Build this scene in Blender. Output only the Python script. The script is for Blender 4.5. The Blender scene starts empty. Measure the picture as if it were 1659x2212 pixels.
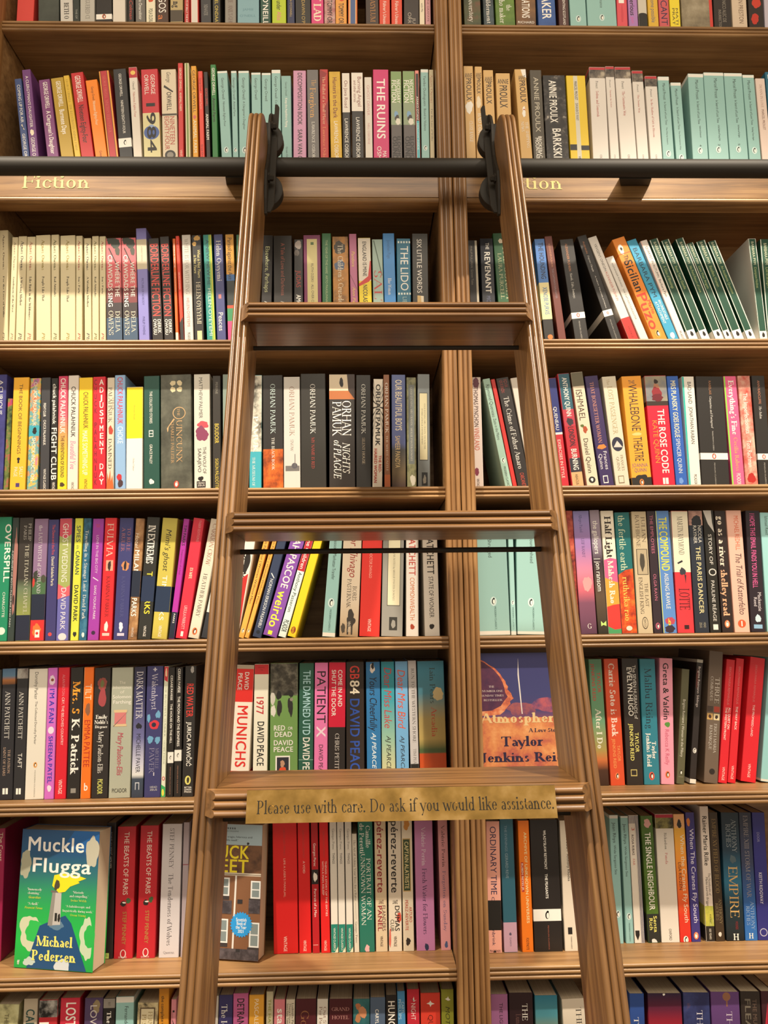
import bpy, math, random
from mathutils import Vector, Matrix, Euler

# ------------------------------------------------------------------ camera, light, exposure
SC = bpy.context.scene
COL = SC.collection
ZO = 1.45                     # camera height above the floor; the build below is measured from camera height
F_PX, CX, CY = 1660.0, 829.5, 1106.0
PITCH, YAW, ROLL, DIST = math.radians(8.49576), math.radians(1.51028), math.radians(-0.67828), 1.25
_f = Vector((math.sin(YAW)*math.cos(PITCH), math.cos(YAW)*math.cos(PITCH), math.sin(PITCH)))
_r = Vector((math.cos(YAW), -math.sin(YAW), 0))
_u = _r.cross(_f)
CR = _r*math.cos(ROLL) + _u*math.sin(ROLL)
CU = -_r*math.sin(ROLL) + _u*math.cos(ROLL)
CF = _f
cam_d = bpy.data.cameras.new('camera')
cam = bpy.data.objects.new('camera', cam_d); COL.objects.link(cam)
cam_d.sensor_fit = 'HORIZONTAL'; cam_d.sensor_width = 36.0; cam_d.lens = 36.0*F_PX/1659.0
cam_d.clip_start = 0.02; cam_d.clip_end = 50
cam.matrix_world = Matrix(((CR.x, CU.x, -CF.x, 0), (CR.y, CU.y, -CF.y, -DIST), (CR.z, CU.z, -CF.z, ZO), (0, 0, 0, 1)))
SC.camera = cam
SC.view_settings.view_transform = 'Standard'; SC.view_settings.look = 'None'
SC.view_settings.gamma = 1.0; SC.view_settings.use_curve_mapping = False
SC.view_settings.exposure = 0.0

WORLD = bpy.data.worlds.new('room_air'); SC.world = WORLD; WORLD.use_nodes = True
WORLD.node_tree.nodes['Background'].inputs[0].default_value = (1.0, 0.84, 0.64, 1)
WORLD.node_tree.nodes['Background'].inputs[1].default_value = 0.78

def spot(name, loc, target, power, col, ang, blend, size):
    d = bpy.data.lights.new(name, 'SPOT'); d.energy = power; d.color = col
    d.spot_size = math.radians(ang); d.spot_blend = blend; d.shadow_soft_size = size
    o = bpy.data.objects.new(name, d); COL.objects.link(o)
    o.location = Vector(loc) + Vector((0, 0, ZO))
    o.rotation_euler = (Vector(target)-Vector(loc)).to_track_quat('-Z', 'Y').to_euler()
    return o
def area(name, loc, target, power, col, sx, sy):
    d = bpy.data.lights.new(name, 'AREA'); d.shape = 'RECTANGLE'; d.size = sx; d.size_y = sy
    d.energy = power; d.color = col
    o = bpy.data.objects.new(name, d); COL.objects.link(o)
    o.location = Vector(loc) + Vector((0, 0, ZO))
    o.rotation_euler = (Vector(target)-Vector(loc)).to_track_quat('-Z', 'Y').to_euler()
    return o
WARM = (1.0, 0.88, 0.72)
spot('ceiling_spot', (-1.15, -1.05, 2.25), (-0.12, 0.0, -0.60), 400, WARM, 35, 0.5, 0.03)
spot('ceiling_spot', (1.20, -1.05, 2.25), (0.20, 0.0, -0.58), 390, WARM, 36, 0.5, 0.03)
area('room_fill', (0.0, -2.6, 2.3), (0, 0, 0.3), 55, WARM, 2.4, 1.2)  # added soft fill standing in for other room lights, no fixture seen

# ------------------------------------------------------------------ helpers
def ray(px, py):
    return CF + CR*((px-CX)/F_PX) - CU*((py-CY)/F_PX)
def on_plane(px, py, y):                       # the point of the plane y that the photo shows at (px, py)
    d = ray(px, py); t = (y+DIST)/d.y
    return Vector((0, -DIST, 0)) + d*t

def lin(h):
    c = [int(h[i:i+2], 16)/255.0 for i in (0, 2, 4)]
    return tuple((v/12.92 if v <= .04045 else ((v+.055)/1.055)**2.4) for v in c) + (1.0,)

MATS = {}
def new_mat(name, rough=.45, metal=0.0, spec=.5):
    m = bpy.data.materials.new(name); m.use_nodes = True
    b = m.node_tree.nodes['Principled BSDF']
    b.inputs['Roughness'].default_value = rough; b.inputs['Metallic'].default_value = metal
    b.inputs['Specular IOR Level'].default_value = spec
    return m, m.node_tree, b
def ramp(nt, stops):
    r = nt.nodes.new('ShaderNodeValToRGB'); el = r.color_ramp.elements
    while len(el) > 1: el.remove(el[-1])
    for i, (p, c) in enumerate(stops):
        e = el[0] if i == 0 else el.new(p)
        e.position = p; e.color = lin(c)
    return r
def paint(spec, rough=.42):
    """'hex' plain ink; 'g|hex@u,...' printed gradient from head to tail; 'n|scale|hex@p,...' printed picture of patches"""
    k = (spec, rough)
    if k in MATS: return MATS[k]
    m, nt, b = new_mat('print_'+spec[:18].replace('|', '_'), rough, 0, .4)
    if spec[1] == '|':
        p = spec.split('|')
        stops = [(float(s.split('@')[1]), s.split('@')[0]) for s in p[-1].split(',')]
        tc = nt.nodes.new('ShaderNodeTexCoord'); r = ramp(nt, stops)
        if p[0] == 'g':
            sx = nt.nodes.new('ShaderNodeSeparateXYZ'); mt = nt.nodes.new('ShaderNodeMath'); mt.operation = 'SUBTRACT'
            mt.inputs[0].default_value = 1.0
            nt.links.new(tc.outputs['Generated'], sx.inputs[0]); nt.links.new(sx.outputs['Z'], mt.inputs[1])
            nt.links.new(mt.outputs[0], r.inputs[0])
        else:
            n = nt.nodes.new('ShaderNodeTexNoise'); n.inputs['Scale'].default_value = float(p[1])
            n.inputs['Detail'].default_value = 5.0; n.inputs['Roughness'].default_value = .65
            nt.links.new(tc.outputs['Object'], n.inputs['Vector']); nt.links.new(n.outputs['Fac'], r.inputs[0])
        nt.links.new(r.outputs[0], b.inputs['Base Color'])
    else:
        b.inputs['Base Color'].default_value = lin(spec)
    MATS[k] = m
    return m

def wood(name, axis, c0, c1, c2, rough=.38):
    m, nt, b = new_mat(name, rough, 0, .5)
    tc = nt.nodes.new('ShaderNodeTexCoord'); mp = nt.nodes.new('ShaderNodeMapping')
    s = [60.0, 60.0, 60.0]; s[axis] = 2.2
    mp.inputs['Scale'].default_value = s
    n = nt.nodes.new('ShaderNodeTexNoise'); n.inputs['Scale'].default_value = 1.6; n.inputs['Detail'].default_value = 6
    n.inputs['Roughness'].default_value = .6; n.inputs['Distortion'].default_value = .3
    r = ramp(nt, [(.28, c0), (.5, c1), (.72, c2)])
    n2 = nt.nodes.new('ShaderNodeTexNoise'); n2.inputs['Scale'].default_value = 5.0; n2.inputs['Detail'].default_value = 4
    nt.links.new(tc.outputs['Object'], n2.inputs['Vector'])
    r2 = ramp(nt, [(.35, 'b0a8a0'), (.6, 'ffffff')])
    mix = nt.nodes.new('ShaderNodeMixRGB'); mix.blend_type = 'MULTIPLY'; mix.inputs[0].default_value = .5
    bp = nt.nodes.new('ShaderNodeBump'); bp.inputs['Strength'].default_value = .12; bp.inputs['Distance'].default_value = .001
    L = nt.links.new
    L(tc.outputs['Object'], mp.inputs['Vector']); L(mp.outputs[0], n.inputs['Vector']); L(n.outputs['Fac'], r.inputs[0])
    L(n2.outputs['Fac'], r2.inputs[0]); L(r.outputs[0], mix.inputs[1]); L(r2.outputs[0], mix.inputs[2])
    L(mix.outputs[0], b.inputs['Base Color']); L(n.outputs['Fac'], bp.inputs['Height']); L(bp.outputs[0], b.inputs['Normal'])
    return m
WOOD_X = wood('oak_across', 0, '66492c', '967045', 'b58f5e')
WOOD_Z = wood('oak_upright', 2, '6e4e2c', '986e42', 'b48a58')
WOOD_IN = wood('oak_inside', 0, '765636', '9a744a', 'b08a5c', .45)
WOOD_LX = wood('ladder_oak_across', 0, '4c341c', '74522f', '90693f', .33)
WOOD_LZ = wood('ladder_oak_along', 2, '54391f', '7c5934', '9c7648', .33)
IRON, _nt, _b = new_mat('black_iron', .6, .2, .35); _b.inputs['Base Color'].default_value = lin('2a2620')
BRASS, _nt, _b = new_mat('polished_brass', .16, 1.0, .5)
_tc = _nt.nodes.new('ShaderNodeTexCoord'); _n = _nt.nodes.new('ShaderNodeTexNoise'); _n.inputs['Scale'].default_value = 45; _n.inputs['Detail'].default_value = 6
_rm = ramp(_nt, [(.3, 'a8864a'), (.5, 'c09a58'), (.7, 'd0ac70')])
_nt.links.new(_tc.outputs['Object'], _n.inputs['Vector']); _nt.links.new(_n.outputs['Fac'], _rm.inputs[0]); _nt.links.new(_rm.outputs[0], _b.inputs['Base Color'])
_r2 = ramp(_nt, [(.3, '606060'), (.8, 'a0a0a0')]); _nt.links.new(_n.outputs['Fac'], _r2.inputs[0]); _nt.links.new(_r2.outputs[0], _b.inputs['Roughness'])
PAGES, _nt, _b = new_mat('page_edges', .8, 0, .2)
_tc = _nt.nodes.new('ShaderNodeTexCoord'); _mp = _nt.nodes.new('ShaderNodeMapping'); _mp.inputs['Scale'].default_value = (3000, 2, 2)
_n = _nt.nodes.new('ShaderNodeTexNoise'); _n.inputs['Scale'].default_value = 1.0
_rm = ramp(_nt, [(.3, 'b8a68a'), (.7, 'd8c8ac')])
_nt.links.new(_tc.outputs['Object'], _mp.inputs[0]); _nt.links.new(_mp.outputs[0], _n.inputs['Vector']); _nt.links.new(_n.outputs['Fac'], _rm.inputs[0]); _nt.links.new(_rm.outputs[0], _b.inputs['Base Color'])

class MB:
    """collects polygons with materials; build() links them as one mesh object"""
    def __init__(self): self.v = []; self.f = []; self.m = []; self.mats = []
    def mi(self, mat):
        if mat not in self.mats: self.mats.append(mat)
        return self.mats.index(mat)
    def poly(self, pts, mat):
        n = len(self.v); self.v += [tuple(p) for p in pts]; self.f.append(tuple(range(n, n+len(pts)))); self.m.append(self.mi(mat))
    def raw(self, vs, fs, mat):
        n = len(self.v); i = self.mi(mat); self.v += [tuple(p) for p in vs]
        for f in fs: self.f.append(tuple(n+k for k in f)); self.m.append(i)
    def box(self, a, b, mat):
        x0, y0, z0 = a; x1, y1, z1 = b
        v = [(x0,y0,z0),(x1,y0,z0),(x1,y1,z0),(x0,y1,z0),(x0,y0,z1),(x1,y0,z1),(x1,y1,z1),(x0,y1,z1)]
        self.raw(v, [(0,3,2,1),(4,5,6,7),(0,1,5,4),(1,2,6,5),(2,3,7,6),(3,0,4,7)], mat)
    def loft(self, rings, mat, caps=True):
        n = len(rings[0]); vs = [p for r in rings for p in r]; fs = []
        for k in range(len(rings)-1):
            for i in range(n):
                j = (i+1) % n
                fs.append((k*n+i, k*n+j, (k+1)*n+j, (k+1)*n+i))
        if caps:
            fs.append(tuple(reversed(range(n)))); fs.append(tuple(range((len(rings)-1)*n, len(rings)*n)))
        self.raw(vs, fs, mat)
    def tube(self, p0, p1, r, mat, seg=24):
        p0 = Vector(p0); p1 = Vector(p1); d = (p1-p0).normalized()
        a = d.orthogonal().normalized(); b = d.cross(a)
        ring = [a*math.cos(t)*r + b*math.sin(t)*r for t in [2*math.pi*i/seg for i in range(seg)]]
        self.loft([[p0+q for q in ring], [p1+q for q in ring]], mat)
    def build(self, name, parent=None, smooth=None, loc=(0,0,0), rot=(0,0,0), fix=False):
        me = bpy.data.meshes.new(name); me.from_pydata(self.v, [], self.f)
        for m in self.mats: me.materials.append(m)
        me.polygons.foreach_set('material_index', self.m)
        me.update()
        if fix:
            import bmesh
            bm = bmesh.new(); bm.from_mesh(me); bmesh.ops.recalc_face_normals(bm, faces=bm.faces); bm.to_mesh(me); bm.free()
        if smooth:
            me.polygons.foreach_set('use_smooth', [True]*len(me.polygons)); me.set_sharp_from_angle(angle=math.radians(smooth))
        o = bpy.data.objects.new(name, me); COL.objects.link(o)
        o.location = loc; o.rotation_euler = rot
        if parent: o.parent = parent
        return o
def empty(name, loc=(0,0,0), label=None, cat=None, group=None):
    o = bpy.data.objects.new(name, None); COL.objects.link(o); o.location = loc; o.empty_display_size = .05
    tag(o, label, cat, group); return o
def tag(o, label=None, cat=None, group=None, kind=None):
    if label: o['label'] = label
    if cat: o['category'] = cat
    if group: o['group'] = group
    if kind: o['kind'] = kind
    return o

# ------------------------------------------------------------------ lettering
_gc = {}
def sans_glyph(ch, bold):
    k = (ch, bold)
    if k in _gc: return _gc[k]
    def mesh_of(s, off):
        c = bpy.data.curves.new('g', 'FONT'); c.body = s; c.fill_mode = 'FRONT'; c.resolution_u = 3; c.offset = off
        o = bpy.data.objects.new('g', c); me = bpy.data.meshes.new_from_object(o)
        vs = [(v.co.x, v.co.y) for v in me.vertices]; fs = [tuple(p.vertices) for p in me.polygons]
        bpy.data.objects.remove(o); bpy.data.curves.remove(c); bpy.data.meshes.remove(me)
        return vs, fs
    def wid(s):
        v = mesh_of(s, 0)[0]; return max(p[0] for p in v)-min(p[0] for p in v)
    if 'cap' not in _gc: _gc['cap'] = max(p[1] for p in mesh_of('H', 0)[0]); _gc['HH'] = wid('HH')
    cap = _gc['cap']
    adv = (wid('H'+ch+'H')-_gc['HH']) + (.03 if bold else 0)
    vs, fs = mesh_of(ch, 0)
    if bold:                           # heavier face: the letter struck four times, a hair apart
        V = []; F = []
        for j, (dx, dy) in enumerate(((-.014, -.008), (.014, -.008), (-.014, .008), (.014, .008))):
            n = len(V); V += [((x+.015+dx)/cap, (y+dy)/cap, j) for x, y in vs]; F += [tuple(n+i for i in f) for f in fs]
        vs, fs = V, F
    else: vs = [(x/cap, y/cap, 0) for x, y in vs]
    _gc[k] = (adv/cap, vs, fs)
    return _gc[k]

# a roman letter drawn as pen strokes: v stem, t thin stem, h hairline, d diagonal, a arc, o dot
SER = {
'A':(.8,'d .05 0 .39 1 h 1;d .38 1 .73 0 T 2;h .18 .6 .34'),'B':(.72,'v .17 0 1 3;h .17 .36 1;h .17 .38 .52;h .17 .4 0;a .36 .76 .23 .24 -90 90;a .38 .26 .27 .26 -90 90'),
'C':(.82,'a .46 .5 .39 .5 42 318;t .75 .68 .93 0;'),'D':(.86,'v .17 0 1 3;h .17 .34 1;h .17 .34 0;a .34 .5 .44 .5 -90 90'),
'E':(.7,'v .17 0 1 3;h .17 .6 1;h .17 .5 .52;h .17 .64 0;t .6 .8 1 0;t .64 0 .2 0;t .5 .42 .62 0'),'F':(.66,'v .17 0 1 3;h .17 .62 1;h .17 .52 .52;t .62 .78 1 0;t .52 .42 .62 0'),
'G':(.86,'a .46 .5 .39 .5 42 320;t .75 .7 .93 0;v .74 .06 .4 2'),'H':(.94,'v .17 0 1 3;v .77 0 1 3;h .17 .77 .52'),'I':(.38,'v .19 0 1 3'),
'J':(.42,'v .22 .0 1 2;a .08 .0 .14 .22 270 360'),'K':(.82,'v .17 0 1 3;d .22 .42 .66 1 h 2;d .34 .54 .76 0 T 2'),'L':(.66,'v .17 0 1 3;h .17 .6 0;t .61 0 .24 0'),
'M':(1.06,'t .14 0 1 3;d .14 1 .52 .04 T 0;d .52 .04 .9 1 h 0;v .91 0 1 3'),'N':(.92,'t .14 0 1 3;d .14 1 .78 0 T 0;t .78 0 1 2'),'O':(.92,'a .46 .5 .4 .5 0 360'),
'P':(.68,'v .17 0 1 3;h .17 .34 1;h .17 .34 .46;a .34 .73 .27 .27 -90 90'),'Q':(.92,'a .46 .5 .4 .5 0 360;d .48 .08 .9 -.2 T 0'),
'R':(.76,'v .17 0 1 3;h .17 .34 1;h .17 .36 .48;a .34 .74 .25 .26 -90 90;d .38 .48 .72 0 T 2'),'S':(.6,'a .3 .75 .21 .25 30 260;a .3 .25 .23 .25 -150 80;t .5 .74 .94 0;t .08 .06 .28 0'),
'T':(.76,'v .38 0 1 1;h .05 .71 1;t .05 .78 1 0;t .71 .78 1 0'),'U':(.9,'v .17 .3 1 2;t .75 .3 1 2;a .46 .3 .29 .3 180 360'),'V':(.8,'d .06 1 .41 0 T 1;d .41 0 .76 1 h 2'),
'W':(1.1,'d .05 1 .33 0 T 1;d .33 0 .56 .92 h 0;d .54 .92 .78 0 T 0;d .78 0 1.05 1 h 2'),'X':(.8,'d .1 1 .7 0 T 3;d .1 0 .7 1 h 3'),'Y':(.78,'d .06 1 .39 .45 T 1;d .39 .45 .72 1 h 2;v .39 0 .46 1'),
'Z':(.72,'h .08 .64 1;h .08 .66 0;d .1 0 .62 1 T 0;t .08 .8 1 0;t .66 0 .2 0'),
'a':(.52,'v .4 .05 .46 0;a .24 .44 .17 .2 0 150;a .22 .17 .16 .17 50 330;h .38 .5 .03'),'b':(.6,'v .16 0 1.04 4;a .33 .32 .21 .32 -140 140'),'c':(.5,'a .29 .32 .23 .32 40 325;o .45 .51 .05'),
'd':(.62,'a .28 .32 .21 .32 40 320;v .47 0 1.04 5'),'e':(.54,'a .29 .32 .22 .32 0 325;h .1 .5 .36'),'f':(.36,'v .17 0 .84 1;a .33 .84 .16 .2 40 180;h .03 .36 .63;o .43 .95 .06'),
'g':(.52,'a .24 .42 .17 .22 0 360;a .26 -.1 .22 .17 0 360;d .14 .22 .14 .08 h 0;h .36 .5 .6'),'h':(.64,'v .15 0 1.04 5;a .31 .42 .16 .22 0 150;v .47 0 .43 1'),
'i':(.31,'v .16 0 .63 5;o .15 .88 .08'),'j':(.3,'v .16 -.1 .63 4;a .04 -.1 .12 .2 270 360;o .15 .88 .08'),'k':(.58,'v .15 0 1.04 5;d .2 .28 .44 .63 h 2;d .28 .38 .52 0 T 2'),
'l':(.31,'v .16 0 1.04 5'),'m':(.94,'v .15 0 .63 5;a .3 .42 .15 .22 0 150;v .46 0 .43 1;a .6 .42 .15 .22 0 150;v .76 0 .43 1'),'n':(.64,'v .15 0 .63 5;a .31 .42 .16 .22 0 150;v .47 0 .43 1'),
'o':(.58,'a .29 .32 .23 .32 0 360'),'p':(.6,'v .16 -.3 .63 5;a .33 .32 .21 .32 -140 140'),'q':(.6,'a .28 .32 .21 .32 40 320;v .47 -.3 .63 1'),'r':(.44,'v .16 0 .63 5;a .32 .4 .15 .22 70 160;o .39 .57 .06'),
's':(.44,'a .22 .485 .14 .155 25 260;a .22 .165 .16 .165 -155 80'),'t':(.36,'v .17 .12 .82 0;h .03 .34 .62;a .29 .13 .12 .13 180 320'),'u':(.64,'v .15 .2 .63 4;a .31 .2 .16 .2 180 330;v .48 0 .63 5'),
'v':(.56,'d .05 .63 .28 0 T 1;d .28 0 .5 .63 h 2'),'w':(.8,'d .05 .63 .25 0 T 1;d .25 0 .41 .58 h 0;d .39 .58 .56 0 T 0;d .56 0 .75 .63 h 2'),'x':(.56,'d .08 .63 .48 0 T 3;d .08 0 .48 .63 h 3'),
'y':(.56,'d .05 .63 .3 .02 T 1;d .51 .63 .2 -.28 h 1;o .18 -.25 .06'),'z':(.5,'h .07 .42 .61;h .07 .44 .02;d .09 .02 .4 .61 T 0'),
'.':(.28,'o .13 .07 .08'),',':(.28,'o .13 .07 .08;d .17 .06 .09 -.14 h 0'),'’':(.25,'o .13 .93 .08;d .17 .92 .09 .74 h 0'),"'":(.25,'o .13 .93 .08;d .17 .92 .09 .74 h 0'),'-':(.4,'h .06 .34 .32'),'·':(.3,'o .15 .4 .07')}
def serif_glyph(ch, bold):
    k = (ch, bold, 's')
    if k in _gc: return _gc[k]
    if ch not in SER:
        a, v, f = sans_glyph(ch, bold); return a, v, f
    T, H = (.19, .085) if bold else (.112, .046)
    adv, code = SER[ch]; vs = []; fs = []
    def quad(p):
        n = len(vs); vs.extend((q[0], q[1], len(fs) % 9) for q in p); a = sum(p[i][0]*p[(i+1) % len(p)][1]-p[(i+1) % len(p)][0]*p[i][1] for i in range(len(p)))
        r = tuple(range(n, n+len(p))); fs.append(r if a > 0 else tuple(reversed(r)))
    def hbar(x0, x1, y, th=H*.8):
        y = max(y, th/2) if y < .5 else y-th/2 if y > .55 else y
        quad([(x0, y-th/2), (x1, y-th/2), (x1, y+th/2), (x0, y+th/2)])
    for st in code.split(';'):
        p = st.split()
        if not p: continue
        if p[0] in 'vt':
            x, y0, y1 = map(float, p[1:4]); s = int(p[4]); w = T if p[0] == 'v' else H
            quad([(x-w/2, y0), (x+w/2, y0), (x+w/2, y1), (x-w/2, y1)])
            e = w/2+.085
            if s in (1, 3, 5): quad([(x-e, y0), (x+e, y0), (x+e, y0+H*.7), (x+w/2, y0+H*1.6), (x-w/2, y0+H*1.6), (x-e, y0+H*.7)])
            if s in (2, 3): quad([(x-e, y1), (x-e, y1-H*.7), (x-w/2, y1-H*1.6), (x+w/2, y1-H*1.6), (x+e, y1-H*.7), (x+e, y1)])
            if s in (4, 5): quad([(x-w/2-.09, y1-.07), (x-w/2, y1-.13), (x+w/2, y1-.05), (x+w/2, y1)])
        elif p[0] == 'h': hbar(float(p[1]), float(p[2]), float(p[3]))
        elif p[0] == 'd':
            x0, y0, x1, y1 = map(float, p[1:5]); w = T if p[5] == 'T' else H; s = int(p[6])
            L = math.hypot(x1-x0, y1-y0); hw = w/2*L/max(abs(y1-y0), .01) if abs(y1-y0) > .15 else w/2
            quad([(x0-hw, y0), (x0+hw, y0), (x1+hw, y1), (x1-hw, y1)])
            if s & 1: hbar(x0-.11, x0+.11, y0)
            if s & 2: hbar(x1-.11, x1+.11, y1)
        elif p[0] == 'a':
            cx, cy, rx, ry, a0, a1 = map(float, p[1:7]); n = max(6, int(abs(a1-a0)/18)); pts = []
            for i in range(n+1):
                t = math.radians(a0+(a1-a0)*i/n); w = H+(T*1.05-H)*abs(math.cos(t))**1.6
                rr = lambda s: (cx+(rx-s)*math.cos(t), cy+(ry-s*.9)*math.sin(t))
                pts.append((rr(0), rr(w)))
            for i in range(n): quad([pts[i][0], pts[i+1][0], pts[i+1][1], pts[i][1]])
        elif p[0] == 'o':
            x, y, r = map(float, p[1:4]); quad([(x+r*math.cos(2*math.pi*i/12), y+r*math.sin(2*math.pi*i/12)) for i in range(12)])
    _gc[k] = (adv, vs, fs)
    return _gc[k]
def text_mesh(s, font):
    bold = font in 'BQ'; ser = font in 'RQI'; sl = .22 if font in 'IK' else 0
    vs = []; fs = []; x = 0.0
    for ch in s:
        if ch == ' ': x += .34; continue
        a, v, f = (serif_glyph if ser else sans_glyph)(ch, bold)
        n = len(vs); vs += [(x+px+sl*py, py, j*2e-6) for px, py, j in v]; fs += [tuple(n+i for i in q) for q in f]; x += a
    return x, vs, fs

# ------------------------------------------------------------------ the setting
def struct(name, a, b, mat):
    m = MB(); m.box(a, b, mat); return tag(m.build(name), kind='structure')
FLOOR = wood('floor_boards', 0, '4a3220', '6a4a30', '80603e', .45)
PLASTER, _nt, _b = new_mat('plaster', .8, 0, .2); _b.inputs['Base Color'].default_value = lin('c8b494')
struct('floor', (-2.5, -3.6, -1.53), (2.5, .5, -1.45), FLOOR)
struct('wall_back', (-2.5, .30, -1.45), (2.5, .5, 2.9), PLASTER)
struct('ceiling', (-2.5, -3.6, 2.9), (2.5, .5, 3.0), PLASTER)

# ------------------------------------------------------------------ the two bookcases
ZS = [1.086, .790, .4852, .2295, -.0163, -.2625, -.512, -.757]
POST0, POST1 = .1355, .1835            # outer faces of the double post, left and right
PMID = .5*(POST0+POST1)
TH = .0205                             # shelf thickness
def reeds(n, w, bulge, seg=6):
    """profile of n rounded reeds across width w: list of (across, outwards)"""
    p = []
    for k in range(n):
        for i in range(seg+1):
            t = math.pi*i/seg
            p.append(((k+.5)*w/n - math.cos(t)*(w/n*.47), bulge*math.sin(t)))
    return p
def post(name, x0, x1, parent, z0=-1.45, z1=1.62, y=-.010):
    m = MB(); pr = reeds(3, x1-x0, .0032)
    ring = [(x0+a, y-b) for a, b in pr] + [(x1, y+.02), (x0, y+.02)]
    m.loft([[(a, b, z0) for a, b in ring], [(a, b, z1) for a, b in ring]], WOOD_Z)
    return m.build(name, parent, smooth=50, fix=True)
def shelf(x0, x1, z, parent):
    m = MB(); m.box((x0, .004, z-TH), (x1, .2245, z), WOOD_IN); s = m.build('shelf', parent)
    e = MB(); pr = reeds(3, TH, .0035)
    ring = [(.0035-b, z-TH+a) for a, b in pr] + [(.0041, z-.0001), (.0041, z-TH+.0001)]
    e.loft([[(x0, a, b) for a, b in ring], [(x1, a, b) for a, b in ring]], WOOD_X)
    e.build('edge_moulding', s, smooth=50, fix=True)
    return s
def bookcase(x0, x1, label, post_side):
    c = empty('bookcase', (0, 0, -1.45), label, 'bookcase')
    def ch(o): o.location.z += 1.45; return o
    T = .022
    m = MB(); m.box((x0, .225, -1.45), (x1, .235, 1.62), WOOD_IN); ch(m.build('back_panel', c))
    pw = PMID-POST0
    for side, (a, b, p0, p1) in {'l': (x0, x0+pw-.002, x0, x0+pw), 'r': (x1-pw+.002, x1, x1-pw, x1)}.items():
        m = MB(); m.box((a, .0105, -1.45), (b, .2245, 1.62), WOOD_Z if False else WOOD_IN); ch(m.build('side_panel', c))
        ch(post('reeded_post', p0, p1, c))
    ix0, ix1 = x0+pw+.0003, x1-pw-.0003
    for k, z in enumerate([1.335]+ZS+[-1.01]):
        s = ch(shelf(ix0, ix1, z, c))
    m = MB(); m.box((x0, .0, 1.621), (x1, .235, 1.66), WOOD_X); ch(m.build('top_board', c))
    m = MB(); m.box((ix0, .006, -1.45), (ix1, .03, -1.032), WOOD_X); ch(m.build('plinth', c))
    # fascia with the section name under the second visible shelf
    f = MB(); f.box((ix0, -.004, .7425), (ix1, .0255, .7895), WOOD_X)
    pr = reeds(1, .0105, .004, 8)
    ring = [(-.0035-b, .731+a) for a, b in pr] + [(.0255, .7415), (.0255, .731)]
    f.loft([[(ix0, a, b) for a, b in ring], [(ix1, a, b) for a, b in ring]], WOOD_X)
    return c, ch(f.build('name_board', c, smooth=50, fix=True))
LEFT_X0 = -.6665
bc_l, board_l = bookcase(LEFT_X0, PMID-.0005, 'oak bookcase with reeded posts left of the double post, full of paperbacks', 'r')
bc_r, board_r = bookcase(PMID+.0005, PMID+.0005+(PMID-LEFT_X0), 'oak bookcase with reeded posts right of the double post, full of paperbacks', 'l')
GOLD, _nt, _b = new_mat('gold_lettering', .5, 0, .4); _b.inputs['Base Color'].default_value = lin('e8d488')
def sign_text(s, px0, px1, py_base, py_cap, y, parent, mat, font, name='lettering'):
    P = on_plane(px0, py_base, y); Q = on_plane(px1, py_base, y); C_ = on_plane(px0, py_cap, y)
    adv, vs, fs = text_mesh(s, font); sx = (Q.x-P.x)/adv; H = C_.z-P.z
    m = MB(); m.raw([(P.x+a*sx, y-j, P.z+b*H) for a, b, j in vs], fs, mat)
    o = m.build(name, parent); o.location = -Vector(parent.location) if parent.parent is None else Vector((0, 0, 0))
    return o
sign_text('Fiction', 46, 194, 406, 378, -.0046, board_l, GOLD, 'R')
sign_text('Fiction', 1068, 1216, 408, 380, -.0046, board_r, GOLD, 'R')

# ------------------------------------------------------------------ ladder rail
RY, RZ, RR = -.0635, .7603, .0150
rail = empty('ladder_rail', (0, RY, RZ), 'black iron pipe rail running across the bookcases in front of the name boards', 'rail')
m = MB(); m.tube((-.645, 0, 0), (.965, 0, 0), RR, IRON, 28); m.build('pipe', rail, smooth=40)
for f0, f1, b0, b1 in ((486, 548, 489, 543), (1339, 1409, 1341, 1402)):
    m = MB(); fx = [on_plane(p, 380, RY).x for p in (f0, f1)]; bx = [on_plane(p, 402, -.0045).x for p in (b0, b1)]
    ye = -RY-.0045
    m.loft([[(fx[0], .004, -.0165), (fx[1], .004, -.0165), (fx[1], .004, -.006), (fx[0], .004, -.006)],
            [(bx[0], ye, .0045), (bx[1], ye, .0045), (bx[1], ye, .022), (bx[0], ye, .022)]], IRON)
    m.build('bracket', rail, fix=True)

# ------------------------------------------------------------------ library ladder
LW, LX0, LY0, LEAN = .415, -.1740, -.3890, math.radians(16.014)
LT, LD = .0215, .086                   # stile thickness and depth
TAN = math.tan(LEAN)
def lfront(z): return LY0 + z*TAN      # y of the stile fronts at height z
ZB, ZT = -1.45, .815
lad = empty('library_ladder', (LX0+LW/2, lfront(ZB)+.04, ZB), 'oak library ladder hooked on the black rail, leaning against both bookcases', 'ladder')
LB = Vector(lad.location)
def lpart(o): o.location = Vector(o.location) - LB; return o
L_LEN = (ZT-ZB)/math.cos(LEAN)
for k in (0, 1):
    m = MB(); pr = reeds(3, LT, .0036)
    ring = [(a, -b+.0036) for a, b in pr] + [(LT, LD), (0, LD)]
    rings = [[(a, b, .0+b*math.tan(LEAN) if False else 0) for a, b in ring]]
    rings.append([(a, b, L_LEN-.045) for a, b in ring])
    for i in range(1, 9):              # rounded head
        t = i/8*math.pi/2
        cy = LD*.5
        rings.append([(a, cy+(b-cy)*max(math.cos(t), .12) , L_LEN-.045+.045*math.sin(t)) for a, b in ring])
    m.loft(rings, WOOD_LZ)
    o = m.build('side_rail', lad, smooth=50, loc=(LX0+(LW-LT)*k, lfront(ZB), ZB+.0), rot=(-LEAN, 0, 0), fix=True); lpart(o)
STEPS = [.4272-.2935*i for i in range(7)]
ST = .0245
inner0, inner1 = LX0+LT+.0002, LX0+LW-LT-.0002
P_OUT = .018
step_objs = []
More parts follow.
